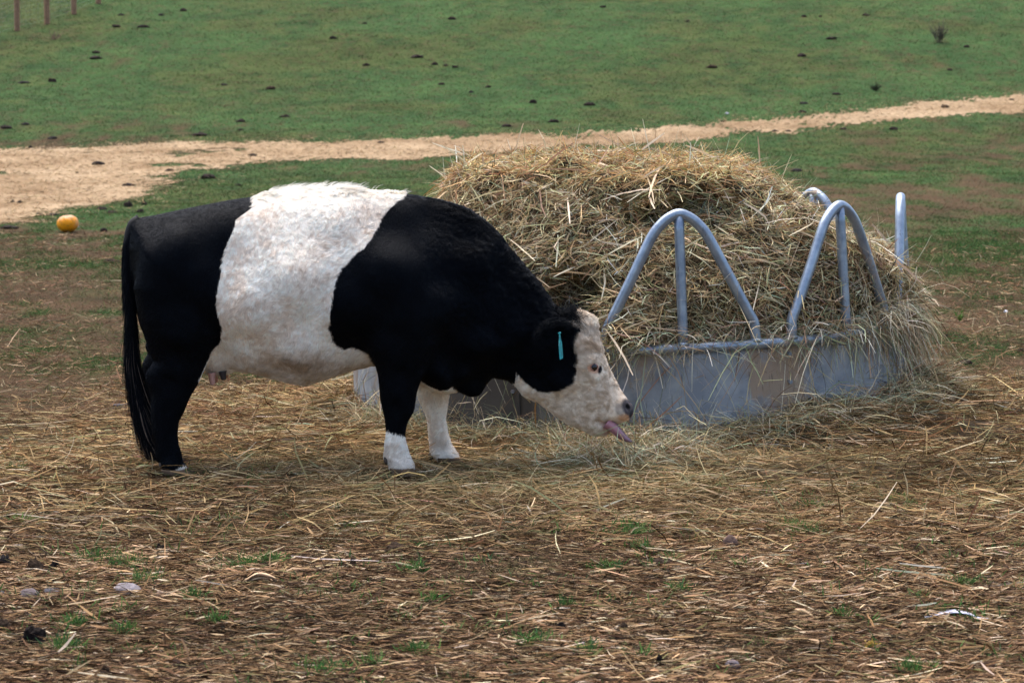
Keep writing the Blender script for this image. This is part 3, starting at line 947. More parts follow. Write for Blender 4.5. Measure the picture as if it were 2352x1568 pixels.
ph = noise(P * 22, 75) * 6 + r.normal(size=NH) * .45
wv = np.sin(ph[:, None] + t[None] * np.where(face | (neck > .4), 7.5, 4.5)[:, None]) - np.sin(ph)[:, None]
clump = (.9 * (hm > .5) + 1)[:, None] * .6 * np.stack([noise(P * 55, 76), noise(P * 55, 77), noise(P * 55, 78)], -1) * .13
Dd = norm(D + N_ * lift[:, None] + clump * np.where(hm > .5, 1, .6)[:, None])
pts = P[:, None] + Dd[:, None] * (length[:, None] * t[None])[..., None] + B_[:, None] * (curl[:, None] * wv * t[None] ** .7)[..., None]
pts -= N_[:, None] * (length[:, None] * .30 * t[None] ** 2)[..., None]
rad = np.array([1, 1, .95, .8, .55, .15])[None] * np.where(face, .0007, .00085)[:, None] * r.uniform(.7, 1.3, NH)[:, None]
lockn = noise(P * np.array([60, 60, 90]), 95)[:, None]
hc = hc * (1 + r.normal(size=(NH, 1)) * .10) * (1 + np.where(face, .26, .09)[:, None] * lockn * np.array([.8, 1.0, 1.25]))
ki = ~drop
curves("coat_hair", pts[ki], rad[ki], np.clip(hc[ki], .002, .9), M_FUR, COW)

# wisps standing up along the spine
k_ = np.where((hm > .5) & (N_[:, 2] > .90) & (hu > 590) & (hu < 955) & (np.abs(P[:, 1] - YC) < .10) & (noise(P * 11, 231) > .15))[0]; k_ = k_[:: max(1, len(k_) // 420)]
Pw = P[k_]; n = len(k_); tw = np.linspace(0, 1, 6); Lw = r.uniform(.018, .055, n)
Dw = norm(np.array([.35, 0, .9]) + r.normal(size=(n, 3)) * np.array([.25, .3, .15]) + .5 * np.stack([noise(Pw * 20, 232), 0 * Lw, 0 * Lw], -1))
ptw = Pw[:, None] + Dw[:, None] * (Lw[:, None] * tw)[..., None]; ptw[..., 0] += Lw[:, None] * .55 * tw ** 2; ptw[..., 2] -= Lw[:, None] * .25 * tw ** 3
curves("spine_wisps", ptw, np.tile(np.array([1, 1, .9, .7, .5, .2]) * .0007, (n, 1)), np.tile([[.9, .85, .78]], (n, 1)), M_FUR, COW)

# tail hair: short along the dock, a long switch below
n = 26000
i = r.integers(0, len(tail_c) - 1, n); f = r.random(n)
c0 = tail_c[i] + (tail_c[i + 1] - tail_c[i]) * f[:, None]; s = (i + f) / (len(tail_c) - 1)
an = r.uniform(0, 2 * math.pi, n); rr = np.interp(s, [0, .1, .5, 1], [.036, .028, .018, .008])
out = np.stack([np.cos(an), np.sin(an), np.zeros(n)], -1)
P = c0 + out * rr[:, None]
L = np.interp(s, [0, .12, .3, .55, .75, 1], [.05, .05, .06, .13, .34, .44]) * r.uniform(.5, 1.15, n)
K = 9; t = np.linspace(0, 1, K)
dirn = norm(out * np.interp(s, [0, .3, .6, 1], [.28, .10, .04, .05])[:, None] + np.array([0, 0, -1.0]) + r.normal(size=(n, 3)) * .05)
pts = P[:, None] + dirn[:, None] * (L[:, None] * t)[..., None]
# the switch drifts to the right as it hangs
drift = np.clip((pxz(300, 830)[1] - pts[..., 2]), 0, 1)
pts[..., 0] += drift * .40 * (drift * 1.2) + drift * .06
lk = np.stack([noise(np.stack([c0[:, 0] * 3 + out[:, 0] * 1.3, out[:, 1] * 1.3, s * 2], -1), 80 + k_) for k_ in range(2)], -1)
pts[..., 0] += lk[:, None, 0] * drift * .045 + (noise(np.stack([lk[:, 0] * 4, lk[:, 1] * 4, s * 0], -1)[:, None].repeat(K, 1) + pts * np.array([0, 0, 5.0]), 85)) * drift * .05
pts[..., 1] += lk[:, None, 1] * drift * .08
pts[..., 2] = np.maximum(pts[..., 2], .06)
tipc = np.array([.17, .13, .10]); bc = np.array([.003, .003, .004])
kk = (smooth(.55, 1.1, s + r.normal(size=n) * .2) * (r.random(n) < .16))[:, None]
hcol = bc * (1 - kk) + tipc * kk
rad = np.interp(t, [0, .7, 1], [1, .8, .2])[None] * .0009 * r.uniform(.7, 1.3, n)[:, None]
curves("tail_hair", pts, rad, hcol, M_FUR, tail)
# ear and poll tufts
P, TI = sample(EV, EF, 5000, r)
D = norm(np.array([-.35, -.5, -.75]) + r.normal(size=(5000, 3)) * .45)
t = np.linspace(0, 1, 7); L = r.uniform(.02, .05, 5000)
ph = noise(P * 30, 90) * 6
B_ = norm(np.cross(D, [0, 1.0, 0]))
pts = P[:, None] + D[:, None] * (L[:, None] * t)[..., None] + B_[:, None] * ((np.sin(ph[:, None] + t * 8) - np.sin(ph)[:, None]) * .007)[..., None]
curves("ear_hair", pts, np.tile(np.linspace(1, .2, 7) * .0009, (5000, 1)), np.tile([[.003, .0033, .0042]], (5000, 1)), M_FUR, near_ear)
p0, n0 = hit(1303, 748)
n = 6000
P = np.stack([p0[0] + r.normal(size=n) * .022, p0[1] + .02 + r.uniform(0, .12, n), p0[2] + r.normal(size=n) * .030], -1)
D = norm(np.array([.8, -.35, .25]) + r.normal(size=(n, 3)) * .4); L = r.uniform(.03, .075, n); ph = noise(P * 30, 91) * 6
B_ = norm(np.cross(D, [0, 1.0, 0]))
pts = P[:, None] + D[:, None] * (L[:, None] * t)[..., None] + B_[:, None] * ((np.sin(ph[:, None] + t * 8) - np.sin(ph)[:, None]) * .007)[..., None]
pts[..., 2] -= (L[:, None] * .4 * t ** 2)
curves("poll_tuft", pts, np.tile(np.linspace(1, .2, 7) * .0009, (n, 1)), np.tile([[.003, .0033, .0042]], (n, 1)), M_FUR, COW)

# ------------------------------------------------------------------ round feeder
FC = np.array([0.668, 12.30, 0.0]); FR = 1.535; PH = 0.50; AH = 0.645
TILT = 0.032                                   # the ring stands a little higher on the right
FEED = link("round_feeder", None); FEED.location = (FC[0], FC[1], -0.005); FEED.rotation_euler = (0, -TILT, 0); FEED.empty_display_size = .4
tag(FEED, "round galvanised steel ring feeder with tube hoops, heaped with hay", "feeder")
RY = np.array(Matrix.Rotation(-TILT, 3, 'Y'))


def fw_(p):                                   # feeder coordinates -> world
    return p @ RY.T + np.array([FC[0], FC[1], -.005])


def metal(name, base, rough, met, dirt, scale, patches=False):
    m, nt, b = nodes(name)
    tc = nt.nodes.new("ShaderNodeTexCoord")
    def nz(sc, det=6, r_=.6, vec=None):
        n = nt.nodes.new("ShaderNodeTexNoise"); n.inputs['Scale'].default_value = sc; n.inputs['Detail'].default_value = det; n.inputs['Roughness'].default_value = r_
        nt.links.new(vec or tc.outputs['Object'], n.inputs['Vector']); return n
    n1 = nz(scale * 3); cr = nt.nodes.new("ShaderNodeValToRGB")
    cr.color_ramp.elements[0].position = .35; cr.color_ramp.elements[0].color = (base[0] * .72, base[1] * .75, base[2] * .8, 1)
    cr.color_ramp.elements[1].position = .65; cr.color_ramp.elements[1].color = (base[0] * 1.15, base[1] * 1.15, base[2] * 1.12, 1)
    nt.links.new(n1.outputs[0], cr.inputs[0]); src = cr.outputs[0]
    # dried mud: broad patches with spattered edges, streaked downwards
    mpn = nt.nodes.new("ShaderNodeMapping"); mpn.inputs['Scale'].default_value = (1, 1, .45); nt.links.new(tc.outputs['Object'], mpn.inputs[0])
    n2 = nz(scale, 9, .68, mpn.outputs[0])
    mr = nt.nodes.new("ShaderNodeMapRange"); mr.inputs['From Min'].default_value = dirt[0]; mr.inputs['From Max'].default_value = dirt[1]; mr.inputs['To Max'].default_value = dirt[2]
    msrc = n2.outputs[0]
    if patches:
        at_ = nt.nodes.new("ShaderNodeAttribute"); at_.attribute_name = 'col'
        ad = nt.nodes.new("ShaderNodeMath"); ad.operation = 'ADD'; nt.links.new(msrc, ad.inputs[0]); sp_ = nt.nodes.new('ShaderNodeSeparateColor'); nt.links.new(at_.outputs['Color'], sp_.inputs[0]); nt.links.new(sp_.outputs[0], ad.inputs[1]); msrc = ad.outputs[0]
    nt.links.new(msrc, mr.inputs[0])
    mx = nt.nodes.new("ShaderNodeMix"); mx.data_type = 'RGBA'; mx.inputs[7].default_value = (.30, .205, .125, 1)
    nt.links.new(mr.outputs[0], mx.inputs[0]); nt.links.new(src, mx.inputs[6]); src = mx.outputs[2]
    # small dark specks and thin vertical scratches
    mp2 = nt.nodes.new("ShaderNodeMapping"); mp2.inputs['Scale'].default_value = (1, 1, .12); nt.links.new(tc.outputs['Object'], mp2.inputs[0])
    n3 = nz(scale * 22, 4, .6, mp2.outputs[0])
    m3 = nt.nodes.new("ShaderNodeMapRange"); m3.inputs['From Min'].default_value = .62; m3.inputs['From Max'].default_value = .70; m3.inputs['To Max'].default_value = .6
    nt.links.new(n3.outputs[0], m3.inputs[0])
    mx2 = nt.nodes.new("ShaderNodeMix"); mx2.data_type = 'RGBA'; mx2.inputs[7].default_value = (.055, .042, .032, 1)
    nt.links.new(m3.outputs[0], mx2.inputs[0]); nt.links.new(src, mx2.inputs[6]); src = mx2.outputs[2]
    if patches:  # shade and reflection of the cow, painted dark into the sheet colour
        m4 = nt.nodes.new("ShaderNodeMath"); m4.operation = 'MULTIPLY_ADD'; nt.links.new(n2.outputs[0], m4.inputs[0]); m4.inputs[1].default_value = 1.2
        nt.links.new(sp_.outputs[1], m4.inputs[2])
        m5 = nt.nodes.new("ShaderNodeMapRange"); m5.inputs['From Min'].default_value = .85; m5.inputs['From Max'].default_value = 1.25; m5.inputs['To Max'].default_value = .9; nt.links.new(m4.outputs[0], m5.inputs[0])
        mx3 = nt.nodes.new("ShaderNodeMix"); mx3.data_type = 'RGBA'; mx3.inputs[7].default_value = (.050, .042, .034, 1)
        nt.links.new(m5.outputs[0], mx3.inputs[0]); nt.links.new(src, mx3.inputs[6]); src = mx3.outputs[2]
    nt.links.new(src, b.inputs['Base Color'])
    inv = nt.nodes.new("ShaderNodeMapRange"); inv.inputs['To Min'].default_value = met; inv.inputs['To Max'].default_value = 0
    nt.links.new(mr.outputs[0], inv.inputs[0]); nt.links.new(inv.outputs[0], b.inputs['Metallic'])
    rr = nt.nodes.new("ShaderNodeMapRange"); rr.inputs['To Min'].default_value = rough; rr.inputs['To Max'].default_value = .85
    nt.links.new(mr.outputs[0], rr.inputs[0]); nt.links.new(rr.outputs[0], b.inputs['Roughness'])
    bp = nt.nodes.new("ShaderNodeBump"); bp.inputs['Strength'].default_value = .25; bp.inputs['Distance'].default_value = .01
    nt.links.new(n2.outputs[0], bp.inputs['Height']); nt.links.new(bp.outputs[0], b.inputs['Normal'])
    return m
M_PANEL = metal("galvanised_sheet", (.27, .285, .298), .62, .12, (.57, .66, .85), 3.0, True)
M_TUBE = metal("galvanised_tube", (.26, .305, .36), .34, .55, (.58, .66, .8), 6.0)


def ringp(phi, r, z):
    return np.stack([r * np.sin(phi), -r * np.cos(phi), z], -1)

# side sheet: three curved plates, slightly wavy, lapped at the joints
joints = [-25, 95, 215, 335]
for k in range(3):
    a0, a1 = math.radians(joints[k] - 1.2), math.radians(joints[k + 1] + 1.2)
    n = 200; ph = np.linspace(a0, a1, n)
    zz = np.linspace(-.03, PH - .02, 14)
    V = []; nz_ = len(zz)
    for s in (0, 1):
        P_, Z_ = np.meshgrid(ph, zz, indexing='ij')
        dent = .004 * noise(np.stack([P_ * 3 + k * 9, Z_ * 4, P_ * 0], -1), 101) + .0012 * noise(np.stack([P_ * 9, Z_ * 8, P_ * 0], -1), 102)
        rr = FR - .006 * s + dent + (k % 3) * .0035
        V.append(ringp(P_, rr, Z_).reshape(-1, 3))
    V = np.vstack(V); o_ = n * nz_
    q = np.array([(i * nz_ + j, (i + 1) * nz_ + j, (i + 1) * nz_ + j + 1, i * nz_ + j + 1) for i in range(n - 1) for j in range(nz_ - 1)])
    eb = [(j * nz_, j * nz_ + o_, (j + 1) * nz_ + o_, (j + 1) * nz_) for j in range(n - 1)]
    et = [(j * nz_ + nz_ - 1, (j + 1) * nz_ + nz_ - 1, (j + 1) * nz_ + nz_ - 1 + o_, j * nz_ + nz_ - 1 + o_) for j in range(n - 1)]
    es = [(j, j + 1, j + 1 + o_, j + o_) for j in range(nz_ - 1)] + [((n - 1) * nz_ + j, (n - 1) * nz_ + j + o_, (n - 1) * nz_ + j + 1 + o_, (n - 1) * nz_ + j + 1) for j in range(nz_ - 1)]
    az = (np.degrees(np.arctan2(V[:, 0], -V[:, 1])) + 360) % 360; da = lambda c, w: np.exp(-((((az - c + 180) % 360) - 180) / w) ** 2)
    mud = .22 * da(25, 8) * smooth(.0, .3, V[:, 2]) + .12 * da(72, 14) + .10 * da(-2, 9) * smooth(.2, .45, V[:, 2]) + .10 * smooth(.10, 0, V[:, 2]) + .16 * da(33, 3) * smooth(.25, .45, V[:, 2]) - .30 * da(45, 7)
    link("side_panel", mesh_from("side_panel", V, [q, q[:, ::-1] + o_, np.array(eb), np.array(et), np.array(es)], [M_PANEL], np.stack([mud, .8 * da(328, 24) + .25 * da(285, 12), mud * 0], 1), True), FEED)  # green channel: the cow's painted shade on the front left
ph = np.linspace(0, 2 * math.pi, 180)[:-1]
for nm, z_, rad_ in (("top_rail", PH, .025), ("bottom_rail", .012, .016)):
    V, F = tube(ringp(ph, FR + .004, np.full(len(ph), z_)), rad_, 14, closed=True)
    link(nm, mesh_from(nm, V, F, [M_TUBE], None, True), FEED)
SH = [(-1.0, 0.0), (-.985, .08), (-.985, .13), (-.955, .18), (-.90, .235), (-.62, .55), (-.44, .755), (-.33, .865), (-.20, .945), (-.09, .985), (0, 1.0)]
SH = SH + [(-a, b_) for a, b_ in SH[-2::-1]]
sh = catmull(SH, 5)
hoops = [7, 43, 78.5, 129, 163, 204, 245, 279, 315]
for k, c0 in enumerate(hoops):
    hwid = math.radians(14.2); c = math.radians(c0)
    lean = .030                                            # hoops lean inwards
    P3 = ringp(c + sh[:, 0] * hwid, FR - lean * sh[:, 1], PH + .012 + sh[:, 1] * AH)
    V, F = tube(P3, .0262, 14)
    # wrinkles where the tube was bent
    hp = link("hoop", mesh_from("hoop", V, F, [M_TUBE], None, True), FEED)
    t = np.linspace(0, 1, 10)
    P3 = ringp(c + 0 * t, FR - lean * t, PH + .012 + t * (AH - .012))
    V, F = tube(P3, .0250, 14)
    link("post", mesh_from("post", V, F, [M_TUBE], None, True), hp)
    for s in (-1, 0, 1):
        V, F = tube(ringp(np.full(4, c + s * hwid), FR, PH + np.array([.016, .024, .028, .030])), np.array([.034, .033, .030, .027]), 14)
        link("weld_collar", mesh_from("weld_collar", V, F, [M_TUBE], None, True), hp)
# bolted flanges where the plates meet
for jd in joints[:3] + [28]:
    c = math.radians(jd)
    for dz in (.12, .30, .44):
        V, F = tube(np.array([ringp(c, FR + .002, dz), ringp(c, FR + .020, dz)]), .011, 6)
        link("bolt", mesh_from("bolt", V, F, [M_TUBE]), FEED)

# ------------------------------------------------------------------ hay heap in the feeder
HP = link("hay_heap", None); HP.location = tuple(FC); HP.empty_display_size = .5
tag(HP, "broken hay bale heaped in the round feeder and spilling over its rim", "hay heap")
hv = 0.028
hx = np.arange(-1.35, 2.75, hv); hy = np.arange(10.45, 14.2, hv); hz = np.arange(.05, 1.62, hv)
A, B, Cc = np.meshgrid(hx, hy, hz, indexing='ij')


def ellip(c, r, p=2.0):
    q = (np.abs((A - c[0]) / r[0]) ** p + np.abs((B - c[1]) / r[1]) ** p + np.abs((Cc - c[2]) / r[2]) ** p) ** (1 / p)
    return (q - 1) * min(r)
f = ellip((.50, 12.35, .93), (.76, .95, .40), 3.0)                      # the bale's upper layers
f = smin(f, ellip((.55, 12.2, .92), (.98, 1.10, .20), 2.6), .10)         # bulging band
f = smin(f, ellip((1.10, 12.12, .68), (1.00, 1.14, .54), 2.3), .12)
f = smin(f, ellip((.60, 12.15, .70), (.98, 1.22, .52), 2.2), .14)        # slope to the right
f = smin(f, ellip((.20, 12.3, .76), (.74, 1.0, .42), 2.4), .10)
f = smin(f, ellip((.668, 12.3, .45), (1.50, 1.48, .30), 3.5), .16)        # what fills the ring
f = smin(f, ellip((1.05, 11.15, .58), (.85, .36, .20), 2.2), .12)         # hay pushed out under the hoops
f = smin(f, ellip((1.95, 11.75, .66), (.42, .62, .20), 2.2), .12)
f = smin(f, ellip((.60, 12.35, 1.33), (.12, .12, .12), 2.0), .05)
f = smin(f, ellip((.60, 12.2, 1.25), (.74, .75, .09), 2.4), .08)
f = smin(f, ellip((.54, 10.80, .56), (.27, .16, .12)), .04)
f = smin(f, ellip((1.57, 11.10, .57), (.18, .13, .08)), .04)
# hollows pulled out by the animals
for c_, r_, k_ in [((.66, 11.25, 1.13), .20, 1), ((.30, 11.02, .74), .26, 1), ((-.15, 11.2, .80), .25, 1), ((1.28, 11.45, 1.22), .15, 1), ((.55, 10.95, .80), .16, .8), ((1.62, 11.2, .90), .14, .7)]:
    d = np.sqrt((A - c_[0]) ** 2 + (B - c_[1]) ** 2 + ((Cc - c_[2]) * 1.35) ** 2)
    f = np.maximum(f, f * (1 - k_) + k_ * -smin(-f, d - r_, .09)) if False else -smin(-f, d - r_ * k_, .08)
Pn = np.stack([A, B, Cc * 1.6], -1).reshape(-1, 3)
f = f + (.13 * fbm(Pn * 3.2, 111, 3) + .085 * fbm(Pn * 8.0, 112, 3)).reshape(f.shape)
rad_ = np.hypot(A - FC[0], B - FC[1]); az_ = np.degrees(np.arctan2(A - FC[0], -(B - FC[1])))
f = np.maximum(f, rad_ - (FR - .085 + .16 * np.exp(-((az_ + 4) / 6) ** 2) * (Cc > .5) + .07 * np.exp(-((az_ - 36) / 5) ** 2) * (Cc > .5) + .10 * np.exp(-((az_ - 82) / 22) ** 2) * smooth(.50, .62, Cc)))
f = np.maximum(f, -(-.02 - (.56 + (FR - rad_) * 1.35 - Cc)) * -1) if False else np.maximum(f, (Cc - (.60 + np.maximum(FR - rad_, 0) * 1.5 + .20 * np.exp(-((az_ - 60) / 30) ** 2))) * .55)
f = np.maximum(f, (Cc - (1.01 - .25 * np.maximum(A - 1.70, 0) + .85 * np.maximum(1.70 - A, 0))) * .8)
f = np.where(Cc > .80, np.maximum(f, (-.33 + .10 * noise(Pn * 4, 117).reshape(f.shape) - A) * 1.0), f)
gridv = openvdb.FloatGrid(background=1.0); f[:, :, 0] = np.maximum(f[:, :, 0], .01)
gridv.copyFromArray(np.ascontiguousarray(f.astype(np.float32)))
pv, qv = gridv.convertToQuads(0.0)
PV = np.stack([hx[0] + pv[:, 0] * hv, hy[0] + pv[:, 1] * hv, hz[0] + pv[:, 2] * hv], -1); QV = qv[:, ::-1].astype(np.int64)
PN = vert_normals(PV, QV)
if np.mean(np.sum(PN * (PV - PV.mean(0)), 1)) < 0: QV = QV[:, ::-1]; PN = -PN
# slant the heap with the ring
PVw = PV.copy()
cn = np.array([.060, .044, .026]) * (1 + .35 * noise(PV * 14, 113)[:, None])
M_HAYCORE = attr_mat("packed_hay", .9, .02, 45, .5, 1.0)
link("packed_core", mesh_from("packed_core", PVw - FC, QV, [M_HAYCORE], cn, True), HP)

r = np.random.default_rng(21)
def front_dens(c):
    return np.where((c[:, 1] < 12.3) | (c[:, 2] > 1.05), 1.0, .30)
J = Join()
n = 190000
P, TI = sample(PV, QV, n, r, front_dens); N_ = norm(PN[TI].sum(1))
kx = noise(P * 3.5, 121)[:, None]
flow = norm(np.stack([1 + 0 * P[:, 0], .6 * noise(P * 4, 122), .55 * noise(P * 4, 123) - .1], -1))
# slopes shed downwards, the top lies flat
down = np.stack([N_[:, 0] * .4, N_[:, 1] * .4, -np.ones(n)], -1)
mixd = (noise(P * 5, 124)[:, None] * .5 + .35)
D = flow * (1 - mixd) * np.sign(r.normal(size=(n, 1))) + down * mixd * .8 + r.normal(size=(n, 3)) * .62
D = D - N_ * np.sum(D * N_, 1, keepdims=True); D = norm(D) + N_ * np.abs(r.normal(size=(n, 1))) * .22
L = r.gamma(3.0, .023, n).clip(.025, .32)
Wd = r.gamma(3, .0011, n).clip(.0013, .008)
pal_w = np.array([5.5, 4, 3.0, 2.6, 4.5, 1.4, 3.4, 3.2, 1.6])
c = pick(HAY, pal_w, n, r, .38) * np.array([1.16, 1.06, .92])
topk = smooth(1.22, 1.36, P[:, 2])[:, None] * .7                   # weathered straw-coloured top layer
c = c * (1 - topk) + c * np.array([1.25, 1.0, .72]) * topk
pt = (.98 + .22 * noise(P * 2.6, 125))[:, None]; c = np.clip(c * pt, .01, .8)
V, F, cc = ribbons(P + N_ * r.uniform(-.02, .03, (n, 1)), D, L, Wd, c, 3, .09, .06 * r.random(n), seed=22)
J.add(V, F, cc)
# wild strands standing off the surface
n = 9000
P, TI = sample(PV, QV, n, r, front_dens); N_ = norm(PN[TI].sum(1))
D = N_ + r.normal(size=(n, 3)) * .75 + np.array([0, 0, .12])
V, F, cc = ribbons(P, D, r.gamma(3, .032, n).clip(.04, .26), r.gamma(3, .0009, n).clip(.0012, .006), pick(HAY, pal_w, n, r), 3, .12, .25 * r.random(n), seed=23)
J.add(V, F, cc)
# thick stalks
n = 1500
P, TI = sample(PV, QV, n, r, front_dens); N_ = norm(PN[TI].sum(1))
D = r.normal(size=(n, 3)) * np.array([1, .7, .6]); D = D - N_ * np.sum(D * N_, 1, keepdims=True) * .85
V, F, cc = ribbons(P + N_ * .02, D, r.uniform(.10, .34, n), r.uniform(.006, .012, n), pick([(.66, .55, .37), (.58, .42, .26), (.72, .64, .48), (.42, .26, .18)], [4, 3, 2, 1], n, r), 3, .05, .1, seed=24)
J.add(V, F, cc)
# strands draped over the rim and hanging down the side sheet
def spill(phs, n, zl, L0, out, seed):
    r = np.random.default_rng(seed)
    ph = np.concatenate([r.normal(m, s, int(n * w)) for m, s, w in phs]) * math.pi / 180; n = len(ph)
    rr = FR + r.uniform(-.10, .05, n); z = PH + r.uniform(-.01, zl, n)
    P = fw_(ringp(ph, rr, z))
    O = ringp(ph, np.ones(n), np.zeros(n)); Tn = np.stack([np.cos(ph), np.sin(ph), 0 * ph], -1)
    D = O * r.uniform(.2, 1, n)[:, None] * out + Tn * r.normal(size=n)[:, None] * .9 + np.array([0, 0, 1]) * r.normal(-.2, .5, n)[:, None]
    V, F, cc = ribbons(P, D, r.gamma(3, L0 / 3, n).clip(.05, .55), r.gamma(3, .0012, n).clip(.0014, .008), pick(HAY, pal_w, n, r), 4, .10, r.uniform(.15, .9, n), seed=seed + 1)
    J.add(V, F, cc)
spill([(-7, 4, .22), (5, 7, .25), (18, 6, .12), (33, 5, .16), (45, 9, .25)], 1300, .10, .085, .5, 31)
spill([(68, 10, .5), (85, 9, .5)], 2600, .16, .14, .7, 33)
spill([(60, 14, 1)], 1200, .10, .12, .6, 35)
spill([(-3, 6, .5), (25, 14, .5)], 160, .05, .30, .5, 37)
spill([(-30, 12, .5), (-50, 14, .5)], 260, .05, .22, .5, 38)
hs = link("hay_strands", J.mesh("hay_strands", [M_HAY]), HP); hs.location = -FC
hs['kind'] = 'stuff'

# ------------------------------------------------------------------ hay and straw on the ground
def layer_h(x, y):
    """depth of the loose hay on the ground"""
    d = np.hypot(x - FC[0], y - FC[1]) - FR
    a = np.degrees(np.arctan2(x - FC[0], -(y - FC[1])))
    ring = np.exp(-(np.maximum(d, 0) / .28) ** 2) * (.09 + .11 * np.exp(-((a - 44) / 26) ** 2) - .04 * np.exp(-((a - 8) / 10) ** 2) - .05 * np.exp(-((a + 45) / 22) ** 2))
    h = ring + .05 * np.exp(-((x - .55) / .35) ** 2 - ((y - 10.3) / .22) ** 2) + .05 * np.exp(-((x - 1.5) / .6) ** 2 - ((y - 10.05) / .25) ** 2)
    h = h + .09 * np.exp(-((x - 2.35) / .40) ** 2 - ((y - 11.6) / .45) ** 2) + .05 * np.exp(-((x - 2.9) / .6) ** 2 - ((y - 11.9) / .2) ** 2)
    h = h + .05 * np.exp(-((x + .85) / .35) ** 2 - ((y - 10.9) / .3) ** 2) + .05 * np.exp(-((x - 2.5) / .5) ** 2 - ((y - 11.2) / .35) ** 2)
    feet = 1
    for fx, fy in ((-1.52, 9.98), (-.50, 9.98), (-.30, 10.34)):
        feet = feet * (1 - np.exp(-((x - fx) / .22) ** 2 - ((y - fy + .1) / .30) ** 2))
    return (h * (1 + .5 * noise(xy0(x, y, 4.0), 131)) + .012 * smooth(9.0, 9.8, y)) * feet


def hay_cover(x, y):
    """0 bare .. 1 deep fresh hay"""
    edge = 13.0 + .6 * noise(xy0(x, y, .8), 132) + .5 * noise(xy0(x, y, 2.7), 140) + .5 * smooth(0, 3, x) - 1.5 * smooth(-1.3, -3, x)
    k = smooth(edge + 1.3, edge - 1.3, y)
    near = smooth(8.2 + .5 * noise(xy0(x, y, .9), 133), 9.6, y)
    return k, near

gx = np.arange(-4.2, 5.0, .035); gy = np.arange(8.6, 13.8, .035)
PX, PY = np.meshgrid(gx, gy)
hh = layer_h(PX, PY); k, near = hay_cover(PX, PY)
keep = (hh > .022 + .01 * noise(xy0(PX, PY, 6.0), 134)) & (k > .5)
PZ = H(PX, PY) + hh * .8 + .012 * noise(xy0(PX, PY, 16.0), 135)
V = np.stack([PX, PY, PZ], -1).reshape(-1, 3); nx = len(gx)
ii, jj = np.meshgrid(np.arange(len(gy) - 1), np.arange(nx - 1), indexing='ij')
kk = keep[:-1, :-1] & keep[1:, 1:]
a = (ii * nx + jj)[kk]
F = np.stack([a, a + 1, a + nx + 1, a + nx], -1)
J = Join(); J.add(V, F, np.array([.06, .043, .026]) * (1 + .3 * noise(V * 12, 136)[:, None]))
r = np.random.default_rng(41)
n = 340000
x = r.uniform(-3.6, 4.2, n); y = 8.2 + (14 - 8.2) * r.random(n) ** 1.05
k, near = hay_cover(x, y)
dn = k * (.35 + .65 * near) * (1 - .45 * smooth(-.8, -2.2, x)) * np.clip(.62 + .75 * fbm(xy0(x, y, 1.7), 137, 3), .15, 1)
inside = np.hypot(x - FC[0], y - FC[1]) < FR - .05
ft = 0
for fx, fy in ((-1.52, 9.86), (-.50, 9.84), (-.30, 10.22)):
    ft = np.maximum(ft, np.exp(-((x - fx) / .13) ** 4 - ((y - fy) / .20) ** 4))
sel = (r.random(n) < dn * (1 - .92 * ft)) & ~inside & (np.abs(x) < y * .245 + .3)
x = x[sel]; y = y[sel]; n = len(x); hh = layer_h(x, y)
P = np.stack([x, y, H(x, y) + hh + r.uniform(-.004, .022, n) + .012 * r.random(n) * near[sel]], -1)
fl = noise(xy0(x, y, 2.5), 138) * .9
D = np.stack([np.cos(fl) * np.sign(r.normal(size=n)) + r.normal(size=n) * .6, np.sin(fl) + r.normal(size=n) * .75, r.normal(size=n) * .16 + .05], -1)
fresh = (np.exp(-((x - .25) / 1.0) ** 2 - ((y - 9.75) / .75) ** 2) * .9)[:, None]
c = pick(HAY + [(.085, .052, .030)], [4, 4, 2.4, 4, 4, 1.2, 2.2, 2, .9, 5], n, r, .34)
c = c * (1 - fresh) + pick(HAY, [4, 2, 3, 1, .6, .3, 3.5, 2, 4], n, r) * fresh
lv = np.array([.66, .55, .43]) * (1 + .55 * fbm(xy0(x, y, 1.6), 145, 3))[:, None] * np.clip(.72 + .30 * noise(xy0(x, y, 1.1), 139) + .25 * near[sel], .4, 1.2)[:, None]
V, F, cc = ribbons(P, D, r.gamma(3, .034, n).clip(.025, .38), r.gamma(3, .0012, n).clip(.0014, .008), c * lv * .93, 3, .08, .03, flat=(np.tile([0, 0, 1.0], (n, 1)), .6), seed=42)
J.add(V, F, cc)
# scattered bits out on the turf
n = 70000
y = 11.8 + 20 * r.random(n) ** 2.2; x = r.uniform(-1, 1, n) * (y * .245 + .3)
s_ = (r.random(n) < np.clip(.5 + 1.6 * fbm(xy0(x, y * .5, 1.1), 147, 3), .05, 1)) & (np.hypot(x - FC[0], y - FC[1]) > FR + .02); x = x[s_]; y = y[s_]; n = len(x)
P = np.stack([x, y, H(x, y) + r.uniform(.005, .03, n)], -1); D = np.stack([r.normal(size=n), r.normal(size=n) * .8, r.normal(size=n) * .25], -1)
V, F, cc = ribbons(P, D, r.gamma(3, .028, n).clip(.02, .2), r.uniform(.002, .006, n) * (y / 13), pick([(.30, .19, .105), (.20, .115, .062), (.42, .31, .19), (.11, .065, .038), (.26, .135, .075)], [4, 4, 2, 3, 2], n, r, .25), 2, .08, 0, seed=48)
J.add(V, F, cc)
